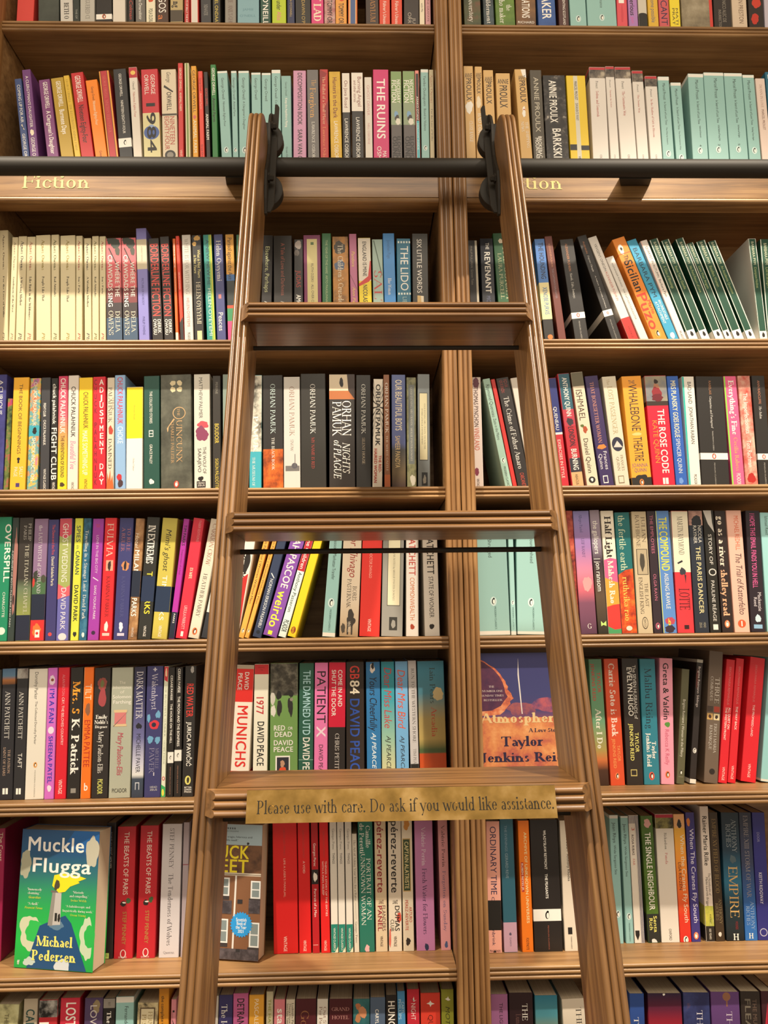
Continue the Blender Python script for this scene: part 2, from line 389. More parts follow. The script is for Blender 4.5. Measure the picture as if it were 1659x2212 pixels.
for i, z in enumerate(STEPS):
    yf = lfront(z)
    m = MB(); m.box((inner0, yf+.004, z-ST+.002), (inner1, yf+.094, z), WOOD_LX); s = m.build('step', lad); lpart(s)
    e = MB(); pr = reeds(3, ST, .005)
    def ringx(x0, sgn):
        out = []
        for a, b in pr:
            yy = lfront(z-ST+a)-P_OUT+.005-b
            out.append((x0+sgn*(b*.8+.008), yy, z-ST+a))
        out += [(x0, lfront(z)-.0012, z), (x0, lfront(z-ST)-.0012, z-ST)]
        return out
    e.loft([ringx(LX0+LT*.60, 1), ringx(LX0+LW-LT*.60, -1)], WOOD_LX)
    e.build('nosing', s, smooth=50, fix=True).location = -Vector(s.location)-LB
    r = MB(); yb = lfront(z-ST)
    r.tube((inner0, yb+.055, z-ST-.016), (inner1, yb+.055, z-ST-.016), .0032, IRON, 14)
    lpart(r.build('support_rod', lad, smooth=40))
    step_objs.append(s)
# iron hook plates and the wheels that run above and below the rail
for k in (0, 1):
    sg = 1 if k == 0 else -1
    xi = (LX0+LT) if k == 0 else (LX0+LW-LT)
    yb = lambda z: lfront(z)+LD/math.cos(LEAN)
    m = MB(); prof = []                # dog-bone plate along the inner face of the rail
    for z, wd in ((-.118, .006), (-.095, .017), (-.070, .026), (-.045, .029), (-.022, .020), (.0, .014), (.022, .014), (.042, .021), (.060, .026), (.080, .022), (.095, .010)):
        prof.append((z, wd))
    ring = [(yb(RZ+z)-.004-wd, RZ+z) for z, wd in prof] + [(yb(RZ+z)-.003, RZ+z) for z, wd in reversed(prof)]
    m.loft([[(xi+sg*.0004, a_, b_) for a_, b_ in ring], [(xi+sg*.0042, a_, b_) for a_, b_ in ring]], IRON)
    fl = [(.0004, .100), (.0065, .100), (.0065, .123), (.0105, .123), (.0138, .117), (.0138, -.098), (.009, -.112), (.0004, -.112)]
    y0 = yb(RZ)-.0045
    m.loft([[(xi+sg*a_, y0+b_*TAN-.002, RZ+b_) for a_, b_ in fl], [(xi+sg*a_, y0+b_*TAN+.002, RZ+b_) for a_, b_ in fl]], IRON)
    hp = m.build('hook_plate', lad, fix=True); lpart(hp)
    def sub(mb, name, smooth=None):
        o = mb.build(name, hp, smooth=smooth, fix=True); o.location = -Vector(hp.location)-LB
    for dz in (.0456, -.0456):
        xc = xi-sg*LT*.35; rr = .0302
        w_ = MB(); w_.loft([[(xc+ra*math.cos(2*math.pi*i/36), RY+dy_, RZ+dz+ra*math.sin(2*math.pi*i/36)) for i in range(36)]
                 for dy_, ra in ((-.0115, .004), (-.0112, rr*.62), (-.0092, rr*.66), (-.0092, rr*.9), (-.008, rr), (-.004, rr), (.0, rr*.955), (.004, rr), (.008, rr), (.0105, rr*.9))], IRON)
        sub(w_, 'wheel', 40)
    for dz in (.060, -.052):
        b_ = MB(); yy = yb(RZ+dz)-.020
        b_.loft([[(xi+sg*xa, yy+ra*math.cos(2*math.pi*i/6), RZ+dz+ra*math.sin(2*math.pi*i/6)) for i in range(6)] for xa, ra in ((.0043, .0075), (.007, .0075), (.0075, .0055), (.012, .0052), (.0135, .003))], IRON)
        sub(b_, 'bolt')
# brass notice on the third step
zp = STEPS[2]; PY = lfront(zp)-P_OUT-.0012
pa, pb = on_plane(534, 1724, PY), on_plane(1198, 1710, PY)
m = MB()
def plaque_y(z): return lfront(z)-P_OUT-.0008
z1, z0 = zp+.0015, zp-ST-.0035
m.loft([[(pa.x, plaque_y(z0)-.0016, z0), (pb.x, plaque_y(z0)-.0016, z0), (pb.x, plaque_y(z0), z0), (pa.x, plaque_y(z0), z0)],
        [(pa.x, plaque_y(z1)-.0016, z1), (pb.x, plaque_y(z1)-.0016, z1), (pb.x, plaque_y(z1), z1), (pa.x, plaque_y(z1), z1)]], BRASS)
pl = m.build('notice_plaque', step_objs[2], fix=True); pl['label'] = 'polished brass plaque with black lettering'
pl.location = -Vector(step_objs[2].location)-LB
INK, _nt, _b = new_mat('black_enamel', .5, 0, .3); _b.inputs['Base Color'].default_value = lin('1c180f')
adv, vs, fs = text_mesh('Please use with care. Do ask if you would like assistance.', 'R')
tx0, tx1 = on_plane(556, 1728, PY).x, on_plane(1193, 1700, PY).x
m = MB(); sc = (tx1-tx0)/adv; zb_ = z0+.0082; hh = .0118
m.raw([(tx0+a*sc, plaque_y(zb_+b*hh)-.0018-j, zb_+b*hh) for a, b, j in vs], fs, INK); m.build('lettering', pl)
for sx_ in (.083, .362, .675, .905):
    xx = pa.x+(pb.x-pa.x)*sx_; zz = .5*(z0+z1)-.001
    m = MB(); m.tube((xx, plaque_y(zz)-.0017, zz), (xx, plaque_y(zz)-.0026, zz), .0019, BRASS, 14); m.build('screw', pl)

# ------------------------------------------------------------------ books
def ell(cx, cz, rx, rz, n=20, a0=0): return [(cx+rx*math.cos(a0+2*math.pi*i/n), cz+rz*math.sin(a0+2*math.pi*i/n)) for i in range(n)]
def decorate(m, els, w, h, zc, wrap, depth):
    k = 0; dk = .00003 if wrap else .000012
    def put(pts, c):
        y = -dk*k
        a = sum(pts[i][0]*pts[(i+1) % len(pts)][1]-pts[(i+1) % len(pts)][0]*pts[i][1] for i in range(len(pts)))
        if a < 0: pts = pts[::-1]
        m.poly([(x, y, min(max(z, .0004), h-.0004)) for x, z in pts], paint(c))
    for e in els:
        k += 1
        t = e[0]
        if t == '#b':                  # band
            v0, v1 = (e[4], e[5]) if len(e) > 4 else (0, 1)
            za, zb = zc(e[1]), zc(e[2]); za = min(max(za, .0005), h-.0005); zb = min(max(zb, .0005), h-.0005)
            put([(v0*w+.0002*(v0 == 0), zb), (v1*w-.0002*(v1 == 1), zb), (v1*w-.0002*(v1 == 1), za), (v0*w+.0002*(v0 == 0), za)], e[3])
            if wrap and len(e) <= 4:
                q = .00003*k; mt = paint(e[3])
                m.poly([(-q, .001, zb), (-q, .001, za), (-q, depth-.002, za), (-q, depth-.002, zb)], mt)
                m.poly([(w+q, .001, za), (w+q, .001, zb), (w+q, depth-.002, zb), (w+q, depth-.002, za)], mt)
        elif t == '#y': put([(v*w, zc(y)) for y, v in e[1]], e[2])
        elif t == '#o': put(ell(e[2]*w, zc(e[1]), e[3]*w, e[3]*w*(e[5] if len(e) > 5 else 1)), e[4])
        elif t == '#n':
            rn = random.Random(int(e[1]*7+e[3]*99)); zc0 = .5*(zc(e[1])+zc(e[2])); rz = abs(zc(e[1])-zc(e[2]))/2
            cx = .5*(e[3]+e[4])*w; rx = .5*(e[4]-e[3])*w
            hs = [(rn.uniform(.02, .16)/(1+.25*q), q, rn.uniform(0, 6.3)) for q in (2, 3, 5, 7, 11)]
            put([(cx+rx*s*math.cos(a), zc0+rz*s*math.sin(a)) for a, s in [(2*math.pi*i/44, .84+sum(A*math.sin(q*2*math.pi*i/44+p) for A, q, p in hs)) for i in range(44)]], e[5])
        elif t == '#p':                # bird badge: oval, dark bird, pale belly
            cx, cz, r = .5*w, zc(e[1]), e[2]*w
            if len(e) > 5: cx = e[5]*w
            if e[3]: put(ell(cx, cz, r*.8, r*1.15), e[3]); k += 1
            bd = e[4]
            put(ell(cx, cz-r*.05, r*.42, r*.72), bd); put(ell(cx+r*.12, cz+r*.62, r*.24, r*.26), bd)
            k += 1; put(ell(cx+r*.1, cz-r*.1, r*.26, r*.56), 'f0ece0' if bd != 'f0ece0' else (e[3] or '30302c'))
        elif t == '#s':                # stacked upright letters
            st, c, y0, y1, v, hh = e[1:7]; n = len(st); mt = paint(c)
            for i, ch in enumerate(st):
                if ch == ' ': continue
                a, vs, fs = text_mesh(ch, 'B'); za = zc(y0+(y1-y0)*(i+.82)/n); H = abs(zc(y0)-zc(y1))/n*.72; sx = hh*w/max(a, .6)
                m.raw([(v*w+(px-a/2)*sx, -dk*k-j, za+py*H) for px, py, j in vs], fs, mt)
        elif t == '#h':                # line of type across
            st, c, y, v0, v1, hp = e[1:7]; f = e[7] if len(e) > 7 else 'S'
            a, vs, fs = text_mesh(st, f); H = abs(zc(y-hp/2)-zc(y+hp/2)); zb = min(max(zc(y+hp/2), .001), h-H-.001); sx = (v1-v0)*w/a
            m.raw([(v0*w+px*sx, -dk*k-j, zb+py*H) for px, py, j in vs], fs, paint(c))
        else:                          # line of type running down
            st, c, y0, y1 = e[:4]; v = e[4] if len(e) > 4 else .5; hh = e[5] if len(e) > 5 else .4; f = e[6] if len(e) > 6 else 'S'
            a, vs, fs = text_mesh(st, f); za = min(zc(y0), h-.002); sx = max(za-max(zc(y1), .003), .004)/a; H = hh*w
            m.raw([(v*w+(py-.5)*H, -dk*k-j, za-px*sx) for px, py, j in vs], fs, paint(c))

ROWN = ['cropped top shelf', 'second shelf', 'third shelf', 'fourth shelf', 'fifth shelf', 'sixth shelf', 'seventh shelf', 'cropped bottom shelf']
ZONE = {'L': 'left of ladder', 'M': 'between ladder and post', 'N': 'between post and ladder', 'R': 'right of ladder'}
ORD = 'first second third fourth fifth sixth seventh eighth ninth tenth eleventh twelfth thirteenth fourteenth'.split()
BOOKS = []
def S(row, zone, ox, oy, wid, yref, dy, books, ytref=None):
    s = wid/1659.0; zs = ZS[row]
    PX = lambda x, y: on_plane(ox+x*s, oy+y*s, dy)
    for b in books:
        xl, xr, xt, yt, base, desc = b[:6]
        t = yt
        if ytref is not None: t = ytref
        A, B2, C_ = PX(xl, yref), PX(xr, yref), PX(xt, t)
        ax = (C_-A); ax.y = 0
        th = math.atan2(ax.x, ax.z); axn = Vector((math.sin(th), 0, math.cos(th)))
        w = (B2.x-A.x)*math.cos(th)
        k = (zs-A.z)/axn.z
        left = A + axn*k                                   # left edge extended to the shelf
        if th > 0: left = left + Vector((0, 0, w*math.sin(th))) + Vector((w*math.sin(th)*math.tan(th), 0, 0))*0
        h = (C_-left).dot(axn) if ytref is None else .2
        bk = dict(x=left.x, z=left.z, y=dy, w=w, h=h, th=th, base=base, desc=desc, els=b[6:], row=row, zone=zone, zs=zs,
                  ZC=(lambda y, xl=xl, xt=xt, t=t, yref=yref, PX=PX, axn=axn: (PX(xl+(xt-xl)*(y-yref)/(t-yref), y), axn)))
        BOOKS.append(bk)
def edges(b, z):                       # left and right x of a book at height z
    t = math.tan(b['th']); xl = b['x']+(z-b['z'])*t
    return xl, xl+b['w']/math.cos(b['th'])
def settle():
    for row in range(8):
        for bay in ('LM', 'NR'):
            bs = sorted([b for b in BOOKS if b['row'] == row and b['zone'] in bay], key=lambda b: edges(b, b['zs']+.08)[0])
            lo = LEFT_X0+.027 if bay == 'LM' else POST1+.002
            hi = POST0-.002 if bay == 'LM' else .88
            for b in bs:
                xl = min(edges(b, b['zs'])[0], edges(b, b['zs']+b['h'])[0])
                if xl < lo: b['x'] += lo-xl
            for a, b in zip(bs, bs[1:]):
                zt = a['zs']+min(a['h']*math.cos(a['th']), b['h']*math.cos(b['th']))
                ov = max(edges(a, z)[1]-edges(b, z)[0] for z in (a['zs'], .5*(a['zs']+zt), zt))+.0008
                if ov > 0:
                    cut = min(ov, a['w']*.35); a['w'] -= cut; ov -= cut
                    if ov > 0: b['x'] += ov; b['w'] = max(b['w']-ov, b['w']*.6)
            for b in reversed(bs):
                xr = max(edges(b, b['zs'])[1], edges(b, b['zs']+b['h'])[1])
                if xr > hi: b['w'] = max(.004, b['w']-(xr-hi))
def cover_mesh(m, w, h, d, mat):
    c = min(.0007, w*.1); t = .0005; t2 = .0009
    pr = [(0, d), (0, c), (c, 0), (w-c, 0), (w, c), (w, d), (w-t, d), (w-t, t2), (t, t2), (t, d)]
    m.loft([[(a, b, 0) for a, b in pr], [(a, b, h) for a, b in pr]], mat, caps=False)
    for z, fl in ((0, 1), (h, 0)):
        for q in ([0, 1, 8, 9], [1, 2, 3, 4, 7, 8], [4, 5, 6, 7]):
            p = [(pr[i][0], pr[i][1], z) for i in q]
            m.poly(p[::-1] if not fl else p, mat)
def make_books():
    settle()
    count = {}
    for b in BOOKS:
        kk = (b['row'], b['zone'], b['desc']); count[kk] = count.get(kk, 0)+1
    seen = {}
    for b in sorted(BOOKS, key=lambda q: (q['row'], q['x'])):
        w, h, th = b['w'], max(b['h'], .12), b['th']
        d = .126 if h < .19 else .129
        org = Vector((b['x'], b['y'], b['zs'] + (w*math.sin(th) if th > 0 else 0)))
        m = MB(); cover_mesh(m, w, h, d, paint(b['base']))
        def zc(y):
            P, axn = b['ZC'](y); v = P-Vector((b['x'], b['y'], b['z'])); return v.x*axn.x+v.z*axn.z
        decorate(m, b['els'], w, h, zc, True, d)
        o = empty('paperback', (org.x, org.y, org.z+.0003)); o.rotation_euler = (0, th, 0)
        m.build('cover', o)
        zone = ZONE[b['zone']] if b['row'] else {'L': 'left bay', 'M': 'left bay', 'R': 'right bay', 'N': 'right bay'}[b['zone']]
        kk = (b['row'], b['zone'], b['desc']); lab = b['desc']
        if count[kk] > 1:
            i = seen.get(kk, 0); seen[kk] = i+1
            lab = '%s, %s' % (lab, ('left one', 'right one')[i] if count[kk] == 2 else ORD[i]+' such from left')
        tag(o, '%s, %s, %s' % (lab, ROWN[b['row']], zone), 'book', 'books on the %s %s' % (ROWN[b['row']], zone))
        p = MB(); p.box((.0006, .0011, .0006), (w-.0006, d-.0008, h-.0009), PAGES); p.build('page_block', o)
def face_book(BL, BR, zs, hgt, thick, lean, yt, yb, base, label, grp, els, wfix=None, yaw=None):
    def onz(px, py):
        dd = ray(px, py); t = zs/dd.z; return Vector((0, -DIST, 0))+dd*t
    if yaw is None:
        A, B2 = onz(*BL), onz(*BR); yaw = math.atan2(B2.y-A.y, B2.x-A.x); w = (B2-A).length
    else: A = Vector(BL); w = wfix
    m = MB(); t = .0006; d = thick
    pr = [(w, 0), (w, t), (t, t), (t, d-t), (w, d-t), (w, d), (0, d), (0, 0)]
    m.loft([[(a, b, 0) for a, b in pr], [(a, b, hgt) for a, b in pr]], paint(base), caps=False)
    for z, fl in ((0, 0), (hgt, 1)):
        for q in ([7, 0, 1, 2], [6, 7, 2, 3], [5, 6, 3, 4]):
            p = [(pr[i][0], pr[i][1], z) for i in q]; m.poly(p if fl else p[::-1], paint(base))
    decorate(m, els, w, hgt, lambda y: hgt*(1-(y-yt)/(yb-yt)), False, d)
    o = empty('paperback', (A.x, A.y, zs+.0004+thick*math.sin(lean))); o.rotation_euler = (-lean, 0, yaw)
    m.build('cover', o)
    tag(o, label, 'book', grp)
    p = MB(); p.box((.0008, .0008, .0006), (w-.0012, d-.0008, hgt-.0009), PAGES); p.build('page_block', o)
    return o

# every spine as read off the photo: left and right at the foot, left at the head, height of the head, ink, look, then its printing
WH, CRM, BLK, TQ, GRN = 'ece8de', 'e8dcc0', '24201e', '8fbab4', '1f4a38'
def penguin_tq(xl, xr, xt, yt, desc, els, yp, r=.36, edge=13):
    return (xl, xr, xt, yt, TQ, desc, ('#b', yt-30, yt+edge, 'e4e2d8')) + tuple(els) + (('#p', yp, r, 'c8dcd8', '2c3a38'),)
# top shelf, cut by the frame
S(0, 'L', 0, 0, 560, 125, .02, [
 (105,238,112,0,'d0433c','plain red paperback'),
 (245,383,245,0,'n|9|2c302c@.3,4a5048@.6','dark green glossy paperback'),
 (387,466,385,0,'c8c4bc','pale grey paperback with bold black serif capitals',('BETH O',BLK,20,125,.5,.38,'Q')),
 (470,510,468,0,'2c3430','thin dark paperback with tiny grey lettering',('THE OF','9a9c94',60,122,.5,.3)),
 (513,605,513,0,'b4b0a6','light grey paperback with dark spaced capitals',('GUERED CI','55504a',0,122,.52,.3,'R')),
 (615,717,614,0,BLK,'black paperback with white band and small oval',('#b',93,126,WH),('#p',108,.15,'c06040',BLK)),
 (723,802,722,0,'d8cfc2','plain cream white paperback'),
 (820,864,820,0,'2a2422','black paperback with red script',('Colman','c04a3c',0,125,.5,.5,'K')),
 (868,931,866,0,'6c6862','grey paperback with white lettering',('in Ómarsdóttir',WH,0,128,.5,.3)),
 (936,994,935,0,'e4dcc0','cream paperback with dark green capitals',('POLA OLOIXARAC','2f4030',56,210,.5,.42,'B'),('#n',-10,18,.2,.8,'c8502c')),
 (1002,1078,1000,0,'4a3226','dark brown paperback with big white capitals',('GOS',WH,-20,84,.5,.6),('a','d87838',96,130,.4,.5)),
 (1090,1170,1090,0,'b4a070','tan paperback with black letters and dark foot',('ng',BLK,10,52,.5,.55,'Q'),('#b',66,140,'4c4234')),
 (1180,1214,1180,0,'b4302c','slim red paperback with white capitals',('YS OF BILLY THE KID',WH,0,150,.5,.35)),
 (1219,1271,1218,0,'c03a32','white paperback edged in red',('#b',-400,170,'d8d0c4',.12,.88)),
 (1286,1351,1284,0,'3a3a3c','charcoal paperback with grey serif capitals',('NDAATJE','a8a49c',30,102,.5,.36,'R')),
 (1361,1411,1360,0,'2a2824','black paperback with yellow capitals',('EL ONDAATJE','d0b850',0,220,.5,.42)),
 (1440,1510,1440,0,'8c867c','grey paperback with dark red capitals',("JE  ANIL'S GHOST",'5c3a34',0,220,.5,.38,'R')),
 (1520,1658,1520,0,'7fa6b0','wide dusty blue paperback with faint lettering',('#h',"JAMIE",'5c8894',62,.25,.75,14),('#h',"O'NEILL",'5c8894',102,.1,.85,14)),
], 0)
S(0, 'M', 540, 0, 560, 135, .02, [
 (67,133,66,0,'1f4a3c','dark green paperback with bold white capitals',("JOSEPH O'NEILL",WH,-200,160,.5,.5,'B')),
 (142,231,141,0,'b4c62a','lime green paperback with black and pink letters',('under',BLK,5,65,.5,.34,'B'),('Alba','e07a94',76,132,.5,.3)),
 (239,289,238,0,'2e3254','slim navy paperback with gold lettering',("A O’CONNELL",'b49a58',0,110,.5,.3)),
 (292,389,290,0,'2a2724','black paperback with gold spaced capitals',("DAWN O’P",'b89a54',0,150,.52,.22)),
 (393,471,392,0,'d4447c','hot pink paperback with large cream capitals',('T LAD',CRM,-30,140,.5,.6,'Q')),
 (476,546,475,0,'n|60|c8a49c@.4,a86a6a@.6','mottled pink paperback with black hand lettering',('TOMMY OR',BLK,0,150,.5,.45,'B')),
 (549,619,548,0,'e09c44','orange paperback with black hand lettering',('#n',-20,12,.3,.8,'c84a2c'),('TOMMY OR',BLK,20,150,.5,.45,'B')),
 (628,687,628,0,'c8622e','orange paperback with blue centre stripe',('#b',-400,170,'e8b070',.12,.88),('#b',-400,170,'4c6290',.25,.78)),
 (742,824,740,0,'3e322c','dark brown paperback with orange serif capitals',('ASYLUM','c08448',0,140,.55,.38,'R')),
 (829,896,828,0,'d64a32','vermilion paperback with white serif line',('the Führer’s Unusual',WH,-30,170,.5,.3)),
 (906,974,905,0,'d64a32','vermilion paperback with white serif line',('the Führer’s Unusual',WH,-30,170,.5,.3)),
 (985,1082,985,0,'362e2a','dark brown paperback with two pale lines of capitals',('ORR','b0a698',78,150,.38,.22),('JULE','b0a698',116,190,.68,.2)),
 (1086,1119,1085,0,CRM,'slim cream paperback with dark lettering',('with Me','3a3430',20,78,.5,.4)),
 (1124,1157,1122,0,'d49ca0','slim dusty pink paperback',('NE GRAFAYE','6a3a3c',0,140,.5,.34)),
], 0)
S(0, 'N', 540, 0, 560, 150, .02, [
 (1372,1480,1366,0,'n|22|1e2418@.3,4a5030@.5,7a4436@.68','dark forest green paperback with white letters',('overstory',WH,0,140,.45,.3,'R')),
 (1497,1564,1490,0,'n|25|20282c@.35,4c6066@.7','dark slate paperback with white letters',('ilderment',WH,0,150,.5,.4,'R')),
 (1575,1698,1568,0,'n|20|3a5a20@.3,6a8a34@.65','leafy green paperback with white letters',('the',WH,30,70,.7,.26,'R'),('ho maker',WH,0,150,.35,.28,'R')),
], 0)
S(0, 'R', 1099, 0, 560, 150, .02, [
 (48,176,44,0,'n|14|3a2a1e@.3,7a5634@.55,a88454@.75','brown pictured paperback with white capitals',('ATIONS',WH,0,115,.5,.38,'B'),('#h','RICHARD',WH,142,.08,.92,14)),
 (190,303,182,0,'n|20|24427e@.3,3c62a4@.7','blue paperback with big white capitals',('BAKER',WH,-60,122,.5,.5,'B')),
 (322,386,316,0,'4a2a28','dark maroon paperback with white capitals',('ENTING SCOTLAND',WH,0,160,.55,.25)),
 (396,499,388,0,TQ,'turquoise paperback with bird badge',('#p',120,.2,'c8dcd8','2c3a38')),
 (506,692,498,0,TQ,'wide turquoise paperback with bird badge',('nance','3c4a48',0,50,.5,.1),('#p',112,.11,'c8dcd8','2c3a38')),
 (696,764,690,0,'d6505a','coral red paperback with white block',('#b',-30,20,WH,.2,.72),('#n',30,150,.35,.65,'c84450')),
 (770,828,762,0,'a87ab4','lilac paperback with black letters',('erious',BLK,0,100,.45,.5,'B'),('pun','d060a0',110,150,.45,.35)),
 (834,888,826,0,'c8c0b0','grey white paperback with black rounded foot',('#b',95,170,BLK),('#o',95,.5,.5,BLK,.5)),
 (896,960,888,0,'d6ac3a','mustard paperback with blue letters',('ome possible','4a5a78',0,145,.5,.4)),
 (966,1030,958,0,'c4585c','dusty red paperback with large navy capitals',('CANT','2e2a48',0,160,.5,.62)),
 (1036,1100,1028,0,'e6d034','yellow paperback with thin dark capitals',('MATI','40382c',50,160,.68,.24),('PRAT','40382c',50,160,.34,.24)),
 (1110,1308,1102,0,'n|12|4a4034@.3,8c8068@.5,b8ac94@.7','wide pictured paperback with red edge',('#b',-300,180,'c84038',.9,1)),
 (1316,1424,1310,0,'2e2826','black paperback with grey capitals',('NICCI ALEC DE','8c8478',0,140,.62,.2),('INSURRECTION','8c8478',60,180,.35,.16)),
 (1434,1528,1426,0,'ccb8a0','beige paperback with brown capitals',('N PRESTON','6a5444',0,150,.6,.3)),
 (1540,1634,1532,0,'2c2422','black and red splashed paperback',('#n',-40,60,.2,.9,'c03c2c'),('#n',80,160,.1,.7,'b83428')),
 (1640,1710,1634,0,'b8b0bc','pale lilac grey paperback',('d Woman','5a4a6a',0,70,.5,.3)),
], 0)
# second shelf
S(1, 'L', 0, 0, 560, 995, .02, [
 (143,189,92,508,'3e5080','navy paperback with thin white capitals',('COMING UP FOR AIR',WH,545,788,.5,.42),('#y',[(795,.45),(805,.3),(835,.75),(832,.55)],CRM),('GEORGE ORWELL',WH,858,1075,.5,.4)),
 (192,247,140,450,'6e3f7a','purple paperback with thin white capitals',("A CLERGYMAN’S DAUGHTER",WH,490,818,.5,.32),('#n',828,875,.25,.75,CRM),('GEORGE ORWELL',WH,882,1080,.5,.4)),
 (302,374,247,515,'7c4176','plum paperback with bold white lettering',('GEORGE ORWELL',WH,530,700,.55,.38,'B'),('A Clergyman’s Daughter',WH,715,990,.55,.38,'B')),
 (390,474,325,505,'b49432','mustard gold paperback with white lettering',('GEORGE ORWELL',WH,525,690,.55,.36,'B'),('Burmese Days',WH,706,865,.55,.38,'B')),
 (478,515,405,487,'dab43c','slim yellow paperback with olive capitals',('GEORGE ORWELL  THE ILLUSTRATED ANIMAL FARM','8c7420',510,965,.5,.4,'R')),
 (520,600,453,471,'c02a2e','red paperback with white and black lettering',('GEORGE ORWELL',WH,490,660,.5,.42,'B'),('Nineteen Eighty-Four',BLK,676,920,.5,.42,'B')),
 (610,688,547,518,'f0861e','bright orange paperback with small lettering',('George Orwell',BLK,560,648,.5,.2),('Nineteen Eighty-Four',CRM,652,806,.5,.24),('Great Orwell',BLK,970,1060,.5,.22)),
 (692,760,632,458,'b8343c','dark red paperback with orange edges',('#b',430,1200,'e8a040',0,.12),('#b',430,1200,'40281c',.12,.17),('#b',430,1200,'40281c',.78,.83),('#b',430,1200,'e8a040',.83,1),('GEORGE ORWELL  NINETEEN EIGHTY-FOUR','e07a70',490,852,.47,.25,'R')),
 (765,850,723,446,'2a2a2c','black paperback with white band and bird',('GEORGE ORWELL',WH,475,622,.5,.2),('NINETEEN EIGHTY-FOUR',WH,645,858,.5,.2),('#b',889,946,WH),('#p',917,.26,None,BLK)),
 (855,908,822,433,'ddd5c8','white paperback with red picture at head',('#b',400,500,'b8323c'),('#o',468,.5,.3,'e8c060'),('Orwell','3a3430',525,576,.5,.26,'R'),('Nineteen Eighty-Four','b84840',590,752,.5,.26,'R')),
 (922,1030,902,447,'c4303a','red and cream paperback with huge black digits',('#b',726,1250,'d6ce9c'),('#o',852,.5,.46,'4a62a0'),('#o',820,.5,.2,'8ea6cc'),('GEORGE',WH,480,608,.68,.24),('ORWELL',WH,480,608,.3,.24),('1984',BLK,630,985,.5,.52,'B')),
 (1042,1138,1030,447,'d8cab0','cream paperback with red scrawled title',('George','3a3430',462,530,.5,.26,'K'),('#y',[(545,.2),(560,.15),(595,.75),(588,.8)],'3a3430'),('ORWELL','3a3430',590,710,.5,.3,'B'),('#b',730,742,'4a443c'),('NINETEEN','b8544c',745,930,.68,.32,'S'),('EIGHTY-FOUR','b8544c',745,960,.32,.3,'S'),('#o',995,.5,.36,'3a3836'),('#o',995,.5,.22,'8c867c')),
 (1144,1175,1138,405,'cc3a3a','slim red paperback with cream capitals',('GEORGE ORWELL  ANIMAL FARM',CRM,435,712,.5,.42),('VINTAGE',CRM,960,1040,.5,.42)),
 (1190,1218,1180,405,'dcd6b0','slim cream paperback with green centre stripe',('#b',300,1300,'7c8e4a',.3,.72),('MODERN CLASSICS','5c6c34',560,690,.5,.25)),
 (1235,1268,1222,424,'e2a232','amber paperback with black and cream capitals',('GEORGE ORWELL',BLK,450,722,.5,.55),('#n',735,765,.15,.85,'d06a60'),('ANIMAL FARM',CRM,770,980,.5,.6,'B')),
 (1281,1309,1267,457,'e2493c','slim scarlet paperback with tiny lettering',('George Orwell','4a1c18',500,585,.5,.42),('Animal Farm','f0b0a0',598,700,.5,.42),('Great Orwell','4a1c18',925,1030,.5,.4)),
 (1321,1347,1303,462,'2c2624','slim black paperback with red and white capitals',('GEORGE ORWELL','b8403a',565,680,.5,.55,'B'),('ANIMAL FARM',WH,730,897,.5,.62,'B')),
 (1360,1395,1346,415,'2e7a3c','green paperback with white and black lettering',('GEORGE ORWELL',WH,435,612,.5,.5,'B'),('Animal Farm',BLK,628,782,.5,.5,'B')),
 penguin_tq(1418,1485,1390,457,'turquoise paperback with white head and bird badge',[('George Orwell','34403e',500,640,.5,.26),('Nineteen Eighty-Four','34403e',652,812,.5,.2)],962,.3),
 penguin_tq(1490,1525,1478,455,'slim turquoise paperback with bird badge',[('George Orwell','34403e',498,640,.5,.4),('Animal Farm','34403e',650,746,.5,.36)],962,.4),
 penguin_tq(1532,1600,1525,455,'turquoise paperback just left of the ladder top',[('George Orwell','34403e',498,640,.5,.26),('A Clergyman’s Daughter','34403e',650,832,.5,.2)],962,.3),
])
